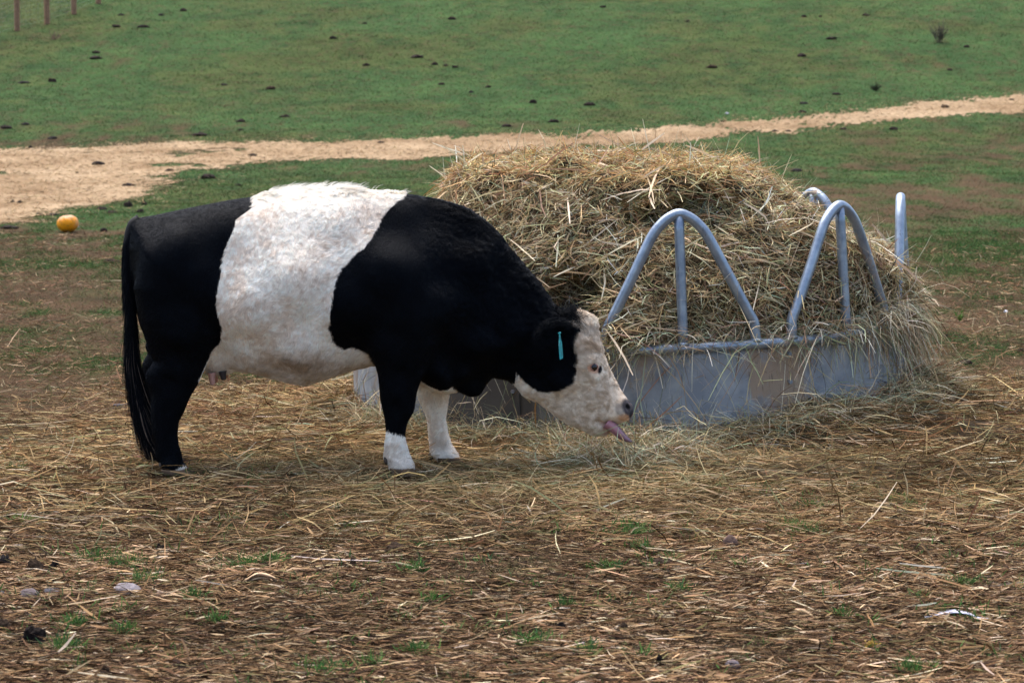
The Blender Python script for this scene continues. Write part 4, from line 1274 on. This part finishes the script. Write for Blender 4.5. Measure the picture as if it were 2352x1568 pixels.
# wisps standing up along the feeder's foot and under the muzzle
n = 12000
ph = np.radians(np.concatenate([r.uniform(-65, 100, n - 2600), r.normal(0, 1, 2600)]))
P = fw_(ringp(ph, FR + np.abs(r.normal(0, .10, n)) + .01, np.full(n, .0)))
P[n - 2600:] = np.stack([r.normal(.50, .22, 2600), r.normal(10.28, .14, 2600), np.full(2600, .02)], -1)
P[:, 2] = H(P[:, 0], P[:, 1]) + layer_h(P[:, 0], P[:, 1]) * .9
D = np.stack([r.normal(size=n) * .8, r.normal(size=n) * .6 - .1, r.uniform(.1, .9, n)], -1)
V, F, cc = ribbons(P, D, r.gamma(3, .055, n).clip(.04, .38), r.gamma(3, .0008, n).clip(.0012, .005), pick(HAY, [4, 3, 3, 2.4, 1.6, .8, 2, 2, 2.6], n, r), 4, .22, .35, seed=43)
J.add(V, F, cc)
# broad pale stalks
n = 620
x = r.uniform(-3.2, 3.6, n); y = r.uniform(7.0, 12.6, n); s_ = (np.hypot(x - FC[0], y - FC[1]) > FR + .1) & (r.random(n) < smooth(6.5, 9.5, y)); x = x[s_]; y = y[s_]; n = len(x)
P = np.stack([x, y, H(x, y) + layer_h(x, y) + .014], -1); D = np.stack([r.normal(size=n) * 1.2, r.normal(size=n) * .6, r.normal(size=n) * .08 + .02], -1)
V, F, cc = ribbons(P, D, r.gamma(3, .055, n).clip(.06, .42), r.uniform(.003, .0065, n), pick([(.68, .58, .38), (.60, .46, .28), (.74, .66, .48), (.38, .20, .15)], [4, 3, 2, .8], n, r), 3, .04, 0, seed=44)
J.add(V, F, cc)
tag(link("loose_hay", J.mesh("loose_hay", [M_LITTER])), "trampled hay strewn on the ground round the cow and the feeder", "hay", kind='stuff')

# short brown chaff over the bare soil in the foreground
J = Join()
n = 420000
y = 5.4 + (9.8 - 5.4) * r.random(n) ** .92; x = r.uniform(-1, 1, n) * (y * .245 + .25)
LIE = [(u_ * 1.0, v_, w_) for u_, v_, w_ in [(67, 1371, 30), (120, 1364, 26), (292, 1360, 40), (367, 1370, 14), (601, 1335, 40), (80, 1470, 34), (126, 1309, 16), (82, 1312, 20), (381, 1234, 13), (369, 1265, 14), (1289, 1449, 15),
        (1678, 1255, 20), (1682, 1531, 20), (1515, 1530, 14), (2003, 1490, 18), (2160, 1418, 22), (2200, 1416, 22), (2240, 1420, 22), (5, 1442, 22), (239, 1548, 14), (1433, 1446, 13), (1705, 1371, 12), (735, 1110, 10), (10, 1300, 15)]]
LP_ = G([a_ for a_, b_, c_ in LIE], [b_ for a_, b_, c_ in LIE])


def clear_of(x, y):
    m_ = np.zeros(len(x))
    for (a_, b_, c_), p_ in zip(LIE, LP_):
        w_ = c_ * p_[1] / FPX
        m_ = np.maximum(m_, np.exp(-((x - p_[0]) / w_) ** 4 - ((y - p_[1] + w_ * 1.2) / (w_ * 2.2)) ** 4))
    return 1 - .95 * m_
dn = clear_of(x, y) * np.clip(.62 + 1.5 * fbm(xy0(x, y, 1.5), 141, 4), .06, 1) * (1 - .55 * smooth(8.8, 9.6, y))
s_ = r.random(n) < dn; x = x[s_]; y = y[s_]; n = len(x)
P = np.stack([x, y, H(x, y) + r.uniform(.001, .016, n)], -1)
fl = noise(xy0(x, y, 2.5), 138) * .6
D = np.stack([1.1 * np.cos(fl) * np.sign(r.normal(size=n)) + r.normal(size=n) * .4, .8 * np.sin(fl) + r.normal(size=n) * .6, r.normal(size=n) * .12 + .02], -1)
CH = [(.19, .112, .056), (.30, .19, .100), (.095, .054, .029), (.033, .020, .013), (.40, .285, .17), (.13, .112, .048), (.52, .42, .29)]
c = pick(CH, [5, 4.2, 4.5, 5, 2.4, 1.4, 1.1], n, r, .32) * np.clip(.95 + .45 * fbm(xy0(x, y, 1.0), 142, 4) * 1.6, .4, 1.5)[:, None]
V, F, cc = ribbons(P, D, r.gamma(2.4, .020, n).clip(.012, .22), r.gamma(3, .0012, n).clip(.0013, .009), c * np.array([.84, .82, .80]), 2, .05, 0, flat=(np.tile([0, 0, 1.0], (n, 1)), .6), seed=45)
J.add(V, F, cc)
n = 300000
y = 5.4 + (10.2 - 5.4) * r.random(n) ** .9; x = r.uniform(-1, 1, n) * (y * .245 + .25); s_ = r.random(n) < clear_of(x, y); x = x[s_]; y = y[s_]; n = len(x)
P = np.stack([x, y, H(x, y) + r.uniform(.0, .007, n)], -1); D = np.stack([r.normal(size=n), r.normal(size=n) * .8, r.normal(size=n) * .3], -1)
c = pick([(.10, .058, .032), (.055, .033, .020), (.16, .10, .055), (.030, .019, .013), (.26, .18, .10), (.36, .27, .17)], [4, 4, 3, 3, 1.6, .7], n, r, .25)
V, F, cc = ribbons(P, D, r.uniform(.005, .022, n), r.uniform(.002, .007, n), c, 1, 0, 0, seed=47)
J.add(V, F, cc)
tag(link("straw_litter", J.mesh("straw_litter", [M_STRAW])), "short brown chaff and straw bits littering the bare soil in the foreground", "straw", kind='stuff')

# ------------------------------------------------------------------ grass
def blades(name, label, x, y, L, wd, up, cols, seed, seg=2):
    r = np.random.default_rng(seed); n = len(x)
    P = np.stack([x, y, H(x, y) - .003], -1)
    D = np.stack([r.normal(size=n) * (1 - up), r.normal(size=n) * (1 - up), np.full(n, up) * r.uniform(.4, 1, n)], -1)
    V, F, cc = ribbons(P, D, L, wd, cols, seg, .12, .15 * r.random(n), seed=seed + 1)
    tag(link(name, mesh_from(name, V, F, [M_BLADE], cc)), label, "grass", kind='stuff')
GB = [(.033, .076, .019), (.050, .098, .024), (.026, .056, .021), (.070, .100, .034)]
DB = [(.120, .070, .038), (.080, .046, .026), (.170, .115, .066), (.050, .031, .020)]
# small green tufts between the chaff, foreground
cxy = []
r = np.random.default_rng(51)
fixed = [(155, 1490, 22), (745, 1545, 34), (450, 1375, 14), (330, 1335, 26), (230, 1285, 34), (290, 1300, 28), (1220, 1475, 24), (1445, 1218, 30), (1470, 1262, 14), (960, 1500, 18), (1860, 1168, 18), (1450, 1228, 20), (2100, 1545, 22), (1560, 1360, 10),
         (170, 1440, 20), (285, 1455, 14), (950, 1310, 14), (620, 1290, 16), (990, 1385, 12), (560, 1300, 20), (1300, 1395, 10), (2060, 1155, 16), (2090, 1170, 12), (1390, 1310, 20), (1820, 1215, 24), (1860, 1225, 20), (2210, 1345, 12), (1350, 1500, 12), (30, 1080, 20), (55, 1200, 18), (410, 1092, 14), (580, 1110, 10),
         (860, 1530, 12), (1940, 1420, 10), (500, 1430, 12)]
for u, v, w in fixed:
    p = G(u, v)[0]; m = int(w * 9); s = w / FPX * p[1] * .9
    cxy.append(np.stack([p[0] + r.normal(size=m) * s, p[1] + r.normal(size=m) * s * 1.2], -1))
nb = 300
bc = np.stack([r.uniform(-1, 1, nb) * 2.2, 5.6 + 5 * r.random(nb)], -1)
for b_ in bc:
    m = r.integers(4, 34); cxy.append(b_ + r.normal(size=(m, 2)) * r.uniform(.015, .07))
q = np.vstack(cxy); n = len(q)
blades("grass_tufts", "small green grass tufts coming up through the straw in the foreground", q[:, 0], q[:, 1], r.uniform(.02, .065, n), r.uniform(.002, .005, n), .62, pick(GB, [3, 3, 2, 1.5], n, r, .2) * 1.7, 52)
# patchy turf behind the cow, to the foot of the hill
n = 520000
u_ = r.random(n); y = 12.6 * (32 / 12.6) ** u_; x = r.uniform(-1, 1, n) * (y * .245 + .3)
gr = green_amount(x, y); patch = smooth(.15, .70, gr + .35 * fbm(xy0(x, y, 2.3), 151, 3))
k, near = hay_cover(x, y)
s_ = (r.random(n) < .16 + .84 * patch) & (r.random(n) > k * .85); x = x[s_]; y = y[s_]; patch = patch[s_]; n = len(x)
gm = (r.random(n) < .22 + .62 * patch)[:, None]
c = np.where(gm, pick(GB, [3, 3, 2, 1.5], n, r, .2), pick(DB, [4, 3, 2, 1.5], n, r, .2))
blades("turf", "grazed patchy turf of green and dead brown grass behind the feeder", x, y, r.uniform(.015, .05, n) * (1 + .02 * y), r.uniform(.003, .007, n) * (y / 16), .45, c, 53, 1)
# the green hillside
n = 560000
u_ = r.random(n); y = 32 * (105 / 32) ** u_; x = r.uniform(-1, 1, n) * (y * .245 + 1)
gr = green_amount(x, y); patch = smooth(.20, .62, gr + .30 * fbm(xy0(x, y, 1.3), 152, 3))
en = fbm(xy0(x, y, 0.7), 51, 4) * 2.0
onp = poly_sd(x, y, PATH_POLY) + en * .75 > .2
s_ = (r.random(n) < .25 + .75 * patch) & ~(onp & (r.random(n) < .93)); x = x[s_]; y = y[s_]; patch = patch[s_]; n = len(x)
gm = (r.random(n) < .18 + .66 * patch)[:, None]
n4 = fbm(xy0(x, y, 1.9), 46, 3); n3 = fbm(xy0(x, y, .33), 45, 4); cl = (1 + .75 * n4 - .35 * n3)[:, None]
c = np.where(gm, pick(GB, [3, 3, 2, 1.8], n, r, .22), pick(DB, [4, 2.5, 2, 1.2], n, r, .2)) * np.clip(cl, .45, 1.6)
blades("hill_grass", "green pasture grass with brown flecks covering the hillside", x, y, r.uniform(.03, .075, n), r.uniform(.008, .018, n) * (y / 50), .42, c, 54, 1)

# ------------------------------------------------------------------ things lying about
M_DUNG = attr_mat("dried_dung", .8, .06, 60, .35, .6)


def lump(w, d, h, seed, rag=.35, base=(.030, .022, .017), n=26, m=11, sharp=0):
    """irregular low heap, footprint w x d, height h, standing on z=0"""
    r = np.random.default_rng(seed); V = []
    lev = np.linspace(0, 1, m)
    off = r.random(3) * 50
    a = np.arange(n) / n * 2 * math.pi
    for i, t in enumerate(lev):
        rad = math.cos(t * math.pi / 2) ** .75 if i < m - 1 else 0
        z = math.sin(t * math.pi / 2) ** .9
        V.append(np.stack([np.cos(a) * rad, np.sin(a) * rad, np.full(n, z)], -1))
    V = np.vstack(V)
    nn = fbm(V * 1.7 + off, 161, 4) * 1.5 + .5 * np.abs(fbm(V * 4.5 + off, 165, 2))
    V[:, :2] *= (1 + rag * nn)[:, None]
    V[:, 2] *= 1 + rag * 1.6 * fbm(V * 2.6 + off + 9, 171, 3)
    V = V * np.array([w / 2, d / 2, h]); V[:, 2] -= h * .12
    F = [(i * n + k, i * n + (k + 1) % n, (i + 1) * n + (k + 1) % n, (i + 1) * n + k) for i in range(m - 1) for k in range(n)]
    c = np.array(base) * (1 + .35 * fbm(V / max(w, .01) * 9 + off, 181, 2))[:, None]
    return V, [np.array(F)], c


def put(name, label, cat, u, v, wpx, hpx, mat, base, seed, group=None, rag=.35, depth=None, rot=None, smooths=True):
    p = G(u, v)[0]; s = p[1] / FPX
    w = wpx * s; h = max(hpx * s * .8, .012) * (1.55 if v > 900 and hpx < 30 else 1)
    V, F, c = lump(w, depth or w * .75, h, seed, rag, base)
    o = link(name, mesh_from(name, V, F, [mat], c, smooths), None, p); o.rotation_euler = (0, 0, rot if rot is not None else 0)
    return tag(o, label, cat, group)

DK = (.011, .008, .007); BR = (.040, .026, .017)
GD = "dung pats scattered over the pasture"
dung = [
 (421, 26, 14, 8, "small dark dung pat high on the hill right of the last fence post"),
 (278, 36, 13, 5, "faint dung pat on the hill just below the fourth fence post from the left"),
 (370, 36, 13, 5, "faint dung pat on the hill, left of the darker upright one near the top edge"),
 (266, 62, 22, 6, "long flat dung pat on the hill, left one of the pair below the fence posts"),
 (329, 63, 25, 6, "long flat dung pat on the hill, right one of the pair below the fence posts"),
 (221, 122, 20, 6, "upper pat of the two stacked one above the other on the left hillside"),
 (221, 135, 28, 7, "lower and wider pat of the two stacked one above the other on the left hillside"),
 (120, 188, 19, 9, "rounded dark dung pat alone on the left hillside below the two stacked pats"),
 (54, 191, 28, 5, "faint low pat left of the rounded one on the left hillside"),
 (765, 89, 17, 7, "dark pat near the dry tan grass patch high above the belt of the cow"),
 (515, 196, 14, 5, "faint greyish pat in mid hillside, straight above the rear of the belt"),
 (623, 205, 22, 8, "brownish pat on the hillside straight above the rear edge of the white belt"),
 (14, 295, 26, 8, "dark pat at the left picture edge just above the straw strip"),
 (58, 287, 18, 7, "grey pat above the left end of the straw strip, beside the edge one"),
 (120, 319, 22, 6, "faint pat in the brown grass just above the straw strip on the far left"),
 (70, 341, 9, 7, "tiny dark dropping on the upper edge of the straw strip, far left"),
 (458, 312, 34, 9, "widest dark pat lying just above the straw strip, over the cow's rump"),
 (553, 280, 21, 7, "dark pat above the straw strip, second from the widest one to the right"),
 (553, 299, 12, 4, "small flat pat right below the dark pat above the straw strip"),
 (654, 269, 24, 6, "flat dark pat above the straw strip, straight over the white belt"),
 (580, 359, 21, 7, "dark pat lying on the straw strip above the front half of the rump"),
 (225, 379, 29, 10, "largest black pat lying on the straw strip, left part"),
 (390, 394, 24, 7, "brown pat on the lower edge of the straw strip, over the tail head"),
 (177, 399, 8, 5, "tiny black dropping on the straw left of the middle of the wide straw patch"),
 (478, 410, 35, 12, "big black pat in the green grass above the cow's rump"),
 (296, 428, 30, 9, "black pat on the straw edge above and left of the tail head"),
 (29, 466, 10, 7, "left of two small black droppings close together on the straw at left"),
 (45, 468, 14, 8, "right of two small black droppings close together on the straw at left"),
 (89, 494, 16, 7, "small black pat above and left of the orange pumpkin"),
 (122, 495, 28, 6, "flat grey-black pat just above the orange pumpkin"),
 (295, 475, 20, 14, "lumpy black pat, left of the cluster of three behind the tail head"),
 (331, 471, 13, 12, "round dropping, upper right of the cluster of three behind the tail head"),
 (323, 489, 17, 11, "round black pat, lowest of the cluster of three behind the tail head"),
 (233, 481, 24, 7, "slanting black pat on the straw edge between pumpkin and tail"),
 (257, 489, 24, 6, "flat pat right below the slanting one between pumpkin and tail"),
 (21, 525, 42, 9, "very long flat pat at the left edge, level with the pumpkin"),
 (238, 532, 16, 11, "round black pat in the grass between the pumpkin and the cow's tail"),
 (548, 427, 14, 6, "small pat in the grass right above the front of the black rump"),
 (257, 604, 37, 11, "oval dark brown pat in the brown grass left of the tail"),
 (1038, 45, 17, 7, "dark pat at the top of the hill above the cow's shoulder"),
 (838, 55, 11, 4, "small pat at the top of the hill above the front of the belt"),
 (959, 132, 28, 7, "wide dark pat on the hillside above the cow's shoulder"),
 (841, 151, 17, 6, "dark pat on the hillside above the front edge of the belt"),
 (999, 149, 14, 7, "first from the left in a row of three small pats on the middle hillside"),
 (1024, 152, 12, 5, "middle one in a row of three small pats on the middle hillside"),
 (1045, 156, 13, 6, "last to the right in a row of three small pats on the middle hillside"),
 (1014, 195, 14, 6, "small dark pat below the row of three on the middle hillside"),
 (1122, 201, 14, 5, "small flat pat in bright grass to the right below the row of three"),
 (1082, 213, 12, 5, "faint pat just left below the one in bright grass, middle hillside"),
 (1224, 237, 16, 10, "upright dark pat on the hillside up and left of the hay heap top"),
 (1356, 242, 26, 8, "black oval pat on the hillside above the top of the hay heap"),
 (1164, 291, 24, 7, "left of two black pats just above the straw strip behind the hay heap"),
 (1272, 281, 25, 8, "right of two black pats just above the straw strip behind the hay heap"),
 (874, 329, 17, 5, "small black pat on the upper edge of the straw strip above the belt's front"),
 (1385, 17, 14, 5, "pat close to the top edge, above the hay heap's peak"),
 (1580, 51, 9, 5, "tiny pat high on the hill above the first feeder hoop"),
 (1467, 304, 12, 4, "small pat touching the straw strip right of the heap's peak"),
 (1636, 156, 23, 7, "red-brown oval pat in the middle hillside above the right half of the hay heap"),
 (1841, 130, 21, 8, "black oval pat on the hillside above the rear hoop of the feeder"),
 (1846, 39, 12, 5, "left of two pats near the top edge, right part of the hill"),
 (1884, 39, 9, 4, "right of two pats near the top edge, right part of the hill"),
 (1909, 90, 23, 6, "long flat pat on the upper right hillside"),
 (1989, 36, 15, 5, "flat pat on the upper hill, left above the leafless weed"),
 (2220, 109, 12, 6, "small black pat below and right of the leafless weed"),
 (2182, 162, 12, 5, "small pat on the right hillside straight below the leafless weed"),
 (1921, 218, 21, 6, "low dark pat above the straw strip, left of the small dark weed"),
 (1846, 239, 18, 6, "grey pat above the straw strip over the rear hoop of the feeder"),
 (1843, 258, 20, 5, "flat pat touching the top edge of the straw strip over the rear hoop"),
 (2170, 248, 20, 8, "dark pat lying on the right part of the straw strip"),
 (2324, 231, 13, 5, "small pat on the straw strip close to the right picture edge"),
 (1780, 303, 16, 5, "left of two flat pats on the straw strip right of the hay heap"),
 (1810, 303, 15, 5, "right of two flat pats on the straw strip right of the hay heap"),
 (1937, 298, 15, 6, "pat in the grass just below the straw strip, left of the bigger one"),
 (2053, 298, 21, 7, "dark pat in the grass just below the straw strip, on the right"),
 (1662, 281, 14, 4, "flat pat above the straw strip over the second third of the hay heap"),
 (1830, 394, 26, 8, "greyish dark pat beside the right shoulder of the hay heap"),
 (2173, 774, 10, 7, "small blue-black dropping right of the feeder"),
 (2216, 835, 30, 9, "dark pat half covered in hay right of the feeder"),
 (2336, 876, 46, 14, "big black pat at the right picture edge beside the feeder"),
 (2347, 808, 22, 8, "dark clod at the right picture edge above the big pat"),
 (2320, 800, 8, 5, "tiny dropping left of the clod at the right edge"),
 (2319, 748, 16, 6, "brown clod in the turf right of the feeder, upper one"),
 (80, 1474, 60, 40, "tall crusted black dung pile at the lower left corner"),
 (5, 1442, 36, 24, "dung clod cut by the left picture edge above the crusted pile"),
 (126, 1309, 25, 15, "round shiny black dropping left of the green tufts in the foreground"),
 (82, 1312, 36, 20, "brown crumbled clod left of the round black dropping"),
 (10, 1300, 24, 18, "black clod at the left edge above the grey stones"),
 (381, 1234, 20, 13, "round black dropping in the straw below the hind foot"),
 (369, 1265, 24, 10, "flat dark dropping just below the round one under the hind foot"),
 (735, 1110, 16, 13, "black dropping between the hind foot and the fore feet"),
 (239, 1548, 22, 15, "dark clod near the bottom edge, left"),
 (126, 1508, 24, 10, "ragged dark clod right below the crusted dung pile"),
 (906, 1264, 44, 12, "row of crumbled dark clods in the straw in front of the fore feet"),
 (812, 1300, 14, 14, "small dark clod left below the crumbled row in front of the fore feet"),
 (1289, 1449, 26, 13, "shiny black dropping in the foreground below the tongue"),
 (1515, 1530, 22, 17, "dark dropping near the bottom edge, right of the middle"),
 (1359, 1425, 18, 10, "crumbled dark clod up and right of the shiny dropping"),
 (1433, 1446, 22, 11, "brown crumbled clod right of the shiny dropping"),
 (1521, 1300, 52, 12, "flat muddy clod in the straw below the left end of the feeder sheet"),
 (1705, 1371, 18, 9, "black dropping in the right foreground below the brown stone"),
 (1734, 1444, 11, 8, "small black dropping in the lower right foreground"),
 (2070, 1475, 18, 7, "black dropping right of the yellow straw wisp at lower right"),
 (2143, 1288, 15, 6, "small dark clod in the right foreground above the plastic strip"),
 (2343, 1394, 16, 7, "small dark clod at the right edge above the plastic strip"),
]
for k, (u, v, w, h, lab) in enumerate(dung):
    base = BR if any(t in lab for t in ("brown", "clod", "muddy")) else DK
    if "greyish" in lab or "grey" in lab or "faint" in lab: base = (.028, .023, .022)
    if v < 620: base = (.024, .017, .014) if base == DK else base; w *= .95; h *= .9
    put("dung_pat", lab, "dung pat", u, v, w * 1.05, h * 1.25, M_DUNG, base, 300 + k, GD, .40)

# stones
M_STONE = attr_mat("stone", .85, .08, 35, .25, .5)
GSn = "flat stones sunk in the litter"
for k, (u, v, w, h, c, lab) in enumerate([(67, 1371, 54, 18, (.125, .10, .10), "flat brown-grey stone at lower left, left of its neighbour and behind a grass tuft"),
        (120, 1364, 46, 14, (.095, .09, .10), "smaller slate-grey stone right of the brown-grey one at lower left"),
        (292, 1360, 70, 20, (.20, .175, .18), "longest pale grey stone in the left foreground, below green tufts"),
        (367, 1370, 22, 12, (.22, .15, .11), "small tan stone right of the longest pale grey one"),
        (2, 1370, 24, 13, (.10, .09, .09), "stone cut by the left picture edge"),
        (1678, 1255, 37, 25, (.115, .075, .062), "reddish brown angular stone in the right foreground"),
        (1682, 1531, 36, 15, (.17, .14, .145), "pale grey stone near the bottom edge, right"),
        (1337, 1486, 28, 9, (.12, .115, .13), "thin grey stone right below the shiny black dropping"),
        (1848, 1302, 36, 8, (.13, .12, .125), "long thin grey stone in the middle of the right foreground"),
        (1670, 262, 9, 5, (.40, .38, .42), "small pale stone on the grass above the straw strip"),
        (2310, 717, 10, 7, (.62, .60, .62), "small white stone in the turf right of the feeder"),
        (175, 522, 16, 5, (.30, .24, .22), "pinkish flat stone right of the orange pumpkin"),
        (283, 937, 56, 11, (.075, .08, .10), "dark blue-grey stone slab left of the tail switch")]):
    put("stone", lab, "stone", u, v, w, h, M_STONE, c, 500 + k, GSn, .16)

# pumpkin: squat, lightly ribbed, weathered top
p = G(158, 533)[0]; s = p[1] / FPX; R_ = 24.5 * s
V, F = uvsphere(np.zeros(3), (1, 1, 1), None, 60, 36)
an = np.arctan2(V[:, 1], V[:, 0]); eq = np.sqrt(1 - np.clip(V[:, 2], -1, 1) ** 2)
rib = 1 + .022 * np.abs(np.cos(an * 5)) * eq - .10 * np.exp(-((1 - V[:, 2]) / .10)) + .03 * noise(V * 1.5, 191)
V2_ = V * rib[:, None] * np.array([R_, R_, R_ * .84]); V2_[:, 2] += R_ * .80; V2_[:, 0] += .08 * V2_[:, 2] * 0
nn = fbm(V * 6, 192, 3); k = np.clip(smooth(.42, .95, V[:, 2] + .35 * V[:, 0] * 0 + .5 * nn) + .5 * smooth(.6, 1, V[:, 0] + nn * .4), 0, 1)[:, None]
c = np.array([.74, .27, .008]) * (1 + .15 * nn[:, None]) * (1 - k) + np.array([.52, .30, .17]) * k
sp = smooth(.30, .42, noise(V * 7 + 3, 193))[:, None] * .6; c = c * (1 - sp) + np.array([.25, .13, .02]) * sp
PUMP = link("pumpkin", mesh_from("pumpkin", V2_, F, [attr_mat("pumpkin_rind", .5, .15)], c, True), None, p); PUMP.rotation_euler = (.06, -.08, 0)
tag(PUMP, "weathered orange pumpkin lying in the grass behind the cow's tail", "pumpkin")
V, F = tube(np.array([[0, 0, R_ * 1.50], [.004, 0, R_ * 1.58], [.012, .004, R_ * 1.64]]), np.array([.018, .012, .013]), 8)
link("stem", mesh_from("stem", V, F, [simple_mat("dry_stem", (.30, .20, .12), .8)], None, True), PUMP)

# broken corn husk / piece of bark
p = G(601, 1340)[0]; s = p[1] / FPX
J = Join()
r = np.random.default_rng(61)
for k in range(7):
    a0 = -35 + r.uniform(-3, 4); z0 = .004 + .006 * k
    pth = catmull([np.array([a0, r.uniform(-8, 8), 2 + k * 1.5]), np.array([a0 * .35, r.uniform(-5, 5), 9 + k * 2.4]), np.array([8, r.uniform(-6, 6), 11 + k * 2.0]), np.array([r.uniform(26, 37), r.uniform(-8, 8), 3 + k * 1.7])], 6) * s
    m = len(pth); w_ = np.interp(np.linspace(0, 1, m), [0, .3, .8, 1], [5, 9, 8, 3]) * s
    nseg = 8; Vv = []
    for i in range(m):
        for j in range(nseg):
            an = j / nseg * 2 * math.pi
            Vv.append(pth[i] + np.array([0, math.cos(an) * w_[i], math.sin(an) * w_[i] * .22]))
    Ff = [(i * nseg + j, i * nseg + (j + 1) % nseg, (i + 1) * nseg + (j + 1) % nseg, (i + 1) * nseg + j) for i in range(m - 1) for j in range(nseg)]
    J.add(np.array(Vv), [np.array(Ff), np.array([list(range(nseg))[::-1], [(m - 1) * nseg + j for j in range(nseg)]])], [(.50, .31, .17), (.10, .065, .04), (.58, .40, .24), (.13, .09, .06)][k % 4])
o = link("corn_husk", J.mesh("corn_husk", [M_STONE], True), None, p); tag(o, "dry tan curled husk lying in the straw of the left foreground", "husk")

# strip of torn white plastic
pp = G([2123, 2160, 2190, 2222, 2255, 2292], [1420, 1415, 1411, 1414, 1423, 1417]); pp[:, 2] += np.array([.006, .010, .012, .010, .006, .006])
pc_ = catmull(pp, 6); m = len(pc_); s = pp[0][1] / FPX
base_ = pp.mean(0)
w_ = np.interp(np.linspace(0, 1, m), [0, .15, .5, .75, 1], [6, 8, 9, 6, 3]) * s
V = []
for i in range(m):
    for k_ in range(6):
        a = k_ / 6 * 2 * math.pi; V.append(pc_[i] - base_ + np.array([0, math.cos(a) * w_[i] * 2.2, math.sin(a) * w_[i] * .22]))
F = [(i * 6 + k_, i * 6 + (k_ + 1) % 6, (i + 1) * 6 + (k_ + 1) % 6, (i + 1) * 6 + k_) for i in range(m - 1) for k_ in range(6)]
o = link("plastic_strip", mesh_from("plastic_strip", np.array(V), [np.array(F), np.array([[5, 4, 3, 2, 1, 0], [(m - 1) * 6 + k_ for k_ in range(6)]])], [simple_mat("torn_white_plastic", (.60, .58, .66), .4)], None, True), None, base_)
tag(o, "torn strip of whitish plastic lying in the straw at the lower right", "plastic strip")

# wire fence at the top left: posts and wire
FEN = link("wire_fence", None); fp = [(40, 71), (108, 56), (170, 33), (226, 9)]
fb = [G(u, v)[0] for u, v in fp]
e_ = (fb[3] - fb[0]) / 3
for k in (1, 2): pn = fb[3] + e_ * k; pn[2] = H(pn[0], pn[1]); fb.append(pn)
for k in (1, 2): pn = fb[0] - e_ * k; pn[2] = H(pn[0], pn[1]); fb.insert(0, pn)
FEN.location = fb[2]; F0 = np.array(fb[2])
tag(FEN, "wire fence on wooden posts running up the hill at the top left", "fence")
M_POST = attr_mat("weathered_post", .85, .2, 20, .35, .5)
for k, b_ in enumerate(fb):
    w = 13.0 * fb[2][1] / FPX / 2
    hgt = 1.25; J = Join(); zz = np.linspace(-.15, hgt, 9)
    pth = np.stack([.01 * noise(np.stack([zz, zz * 0 + k, zz * 0], -1), 201), .0 * zz, zz], -1)
    V, F = tube(pth, w * (1 + .06 * noise(np.stack([zz * 2, zz * 0 + k * 3.1, zz * 0], -1), 202)), 12)
    cpost = np.array([.26, .145, .085]) * (1 + .2 * noise(V * np.array([30, 30, 3]) + k, 203))[:, None]
    o = link("post", mesh_from("post", V, F, [M_POST], cpost, True), FEN, np.array(b_) - F0)
J = Join()
for a_, b_ in zip(fb[:-1], fb[1:]):
    a_ = np.array(a_); b_ = np.array(b_)
    for z in (.15, .30, .45, .60, .75, .90, 1.05, 1.18):
        m_ = (a_ + b_) / 2; V, F = tube(np.array([a_, m_ + [0, 0, -.01], b_]) + np.array([0, 0, z]) - F0, .0013, 5); J.add(V, F)
    L_ = np.linalg.norm(b_ - a_); q_ = int(L_ / .18)
    for i in range(1, q_):
        c_ = a_ + (b_ - a_) * i / q_ - F0; V, F = tube(np.array([c_ + [0, 0, .10], c_ + [0, 0, 1.18]]), 0.0010, 4); J.add(V, F)
link("wire_mesh", J.mesh("wire_mesh", [simple_mat("fence_wire", (.30, .32, .34), .5, .5, .6)]), FEN)


# weeds
def weed(name, label, u, v, wpx, hpx, n, col, seed, wd=.006, leaf=None):
    p = G(u, v)[0]; s = p[1] / FPX; r = np.random.default_rng(seed)
    root = link(name, None, None, p); tag(root, label, "weed")
    w = wpx * s; h = hpx * s
    D = np.stack([r.normal(size=n) * w / h * .5, r.normal(size=n) * w / h * .42, np.ones(n)], -1)
    L = h * r.uniform(.45, 1.05, n)
    P = np.stack([r.normal(size=n) * w * .06, r.normal(size=n) * w * .06, np.zeros(n)], -1)
    V, F, c = ribbons(P, D, L, wd, pick([col], [1], n, r, .2), 3, .08, 0, seed=seed)
    link("stem", mesh_from("stem", V, F, [M_BLADE], c), root)
    m = n * 7
    i = r.integers(0, n, m); t = r.uniform(.25, 1, m)
    P2_ = P[i] + norm(D[i]) * (L[i] * t)[:, None]
    D2 = norm(D[i]) * .7 + r.normal(size=(m, 3)) * .6
    V, F, c = ribbons(P2_, D2, h * r.uniform(.08, .24, m), wd * (.8 if leaf is None else 2.5), pick([leaf or col], [1], m, r, .3), 2, .1, 0, seed=seed + 1)
    link("twigs_leaves", mesh_from("twigs_leaves", V, F, [M_BLADE], c), root)  # bare twigs on the weeds, leaves only where leaf is set
weed("dry_weed", "leafless dark weed standing on the upper right hillside", 2157, 98, 52, 56, 36, (.10, .095, .07), 71, .020)
weed("low_weed", "small dark weed just above the right part of the straw strip", 2011, 209, 26, 20, 50, (.045, .050, .032), 73, .014)
weed("leafy_weed", "green weed stalk in the turf right of the feeder", 2203, 740, 22, 28, 10, (.09, .13, .03), 75, .004, (.07, .15, .03))
weed("straw_wisp", "yellow upright straw wisp in the lower right foreground", 2003, 1490, 36, 24, 40, (.50, .34, .08), 77, .0035)
weed("twiggy_weed", "sparse reddish weed in the grass below the second fence post", 125, 92, 60, 26, 26, (.16, .11, .08), 79, .010)
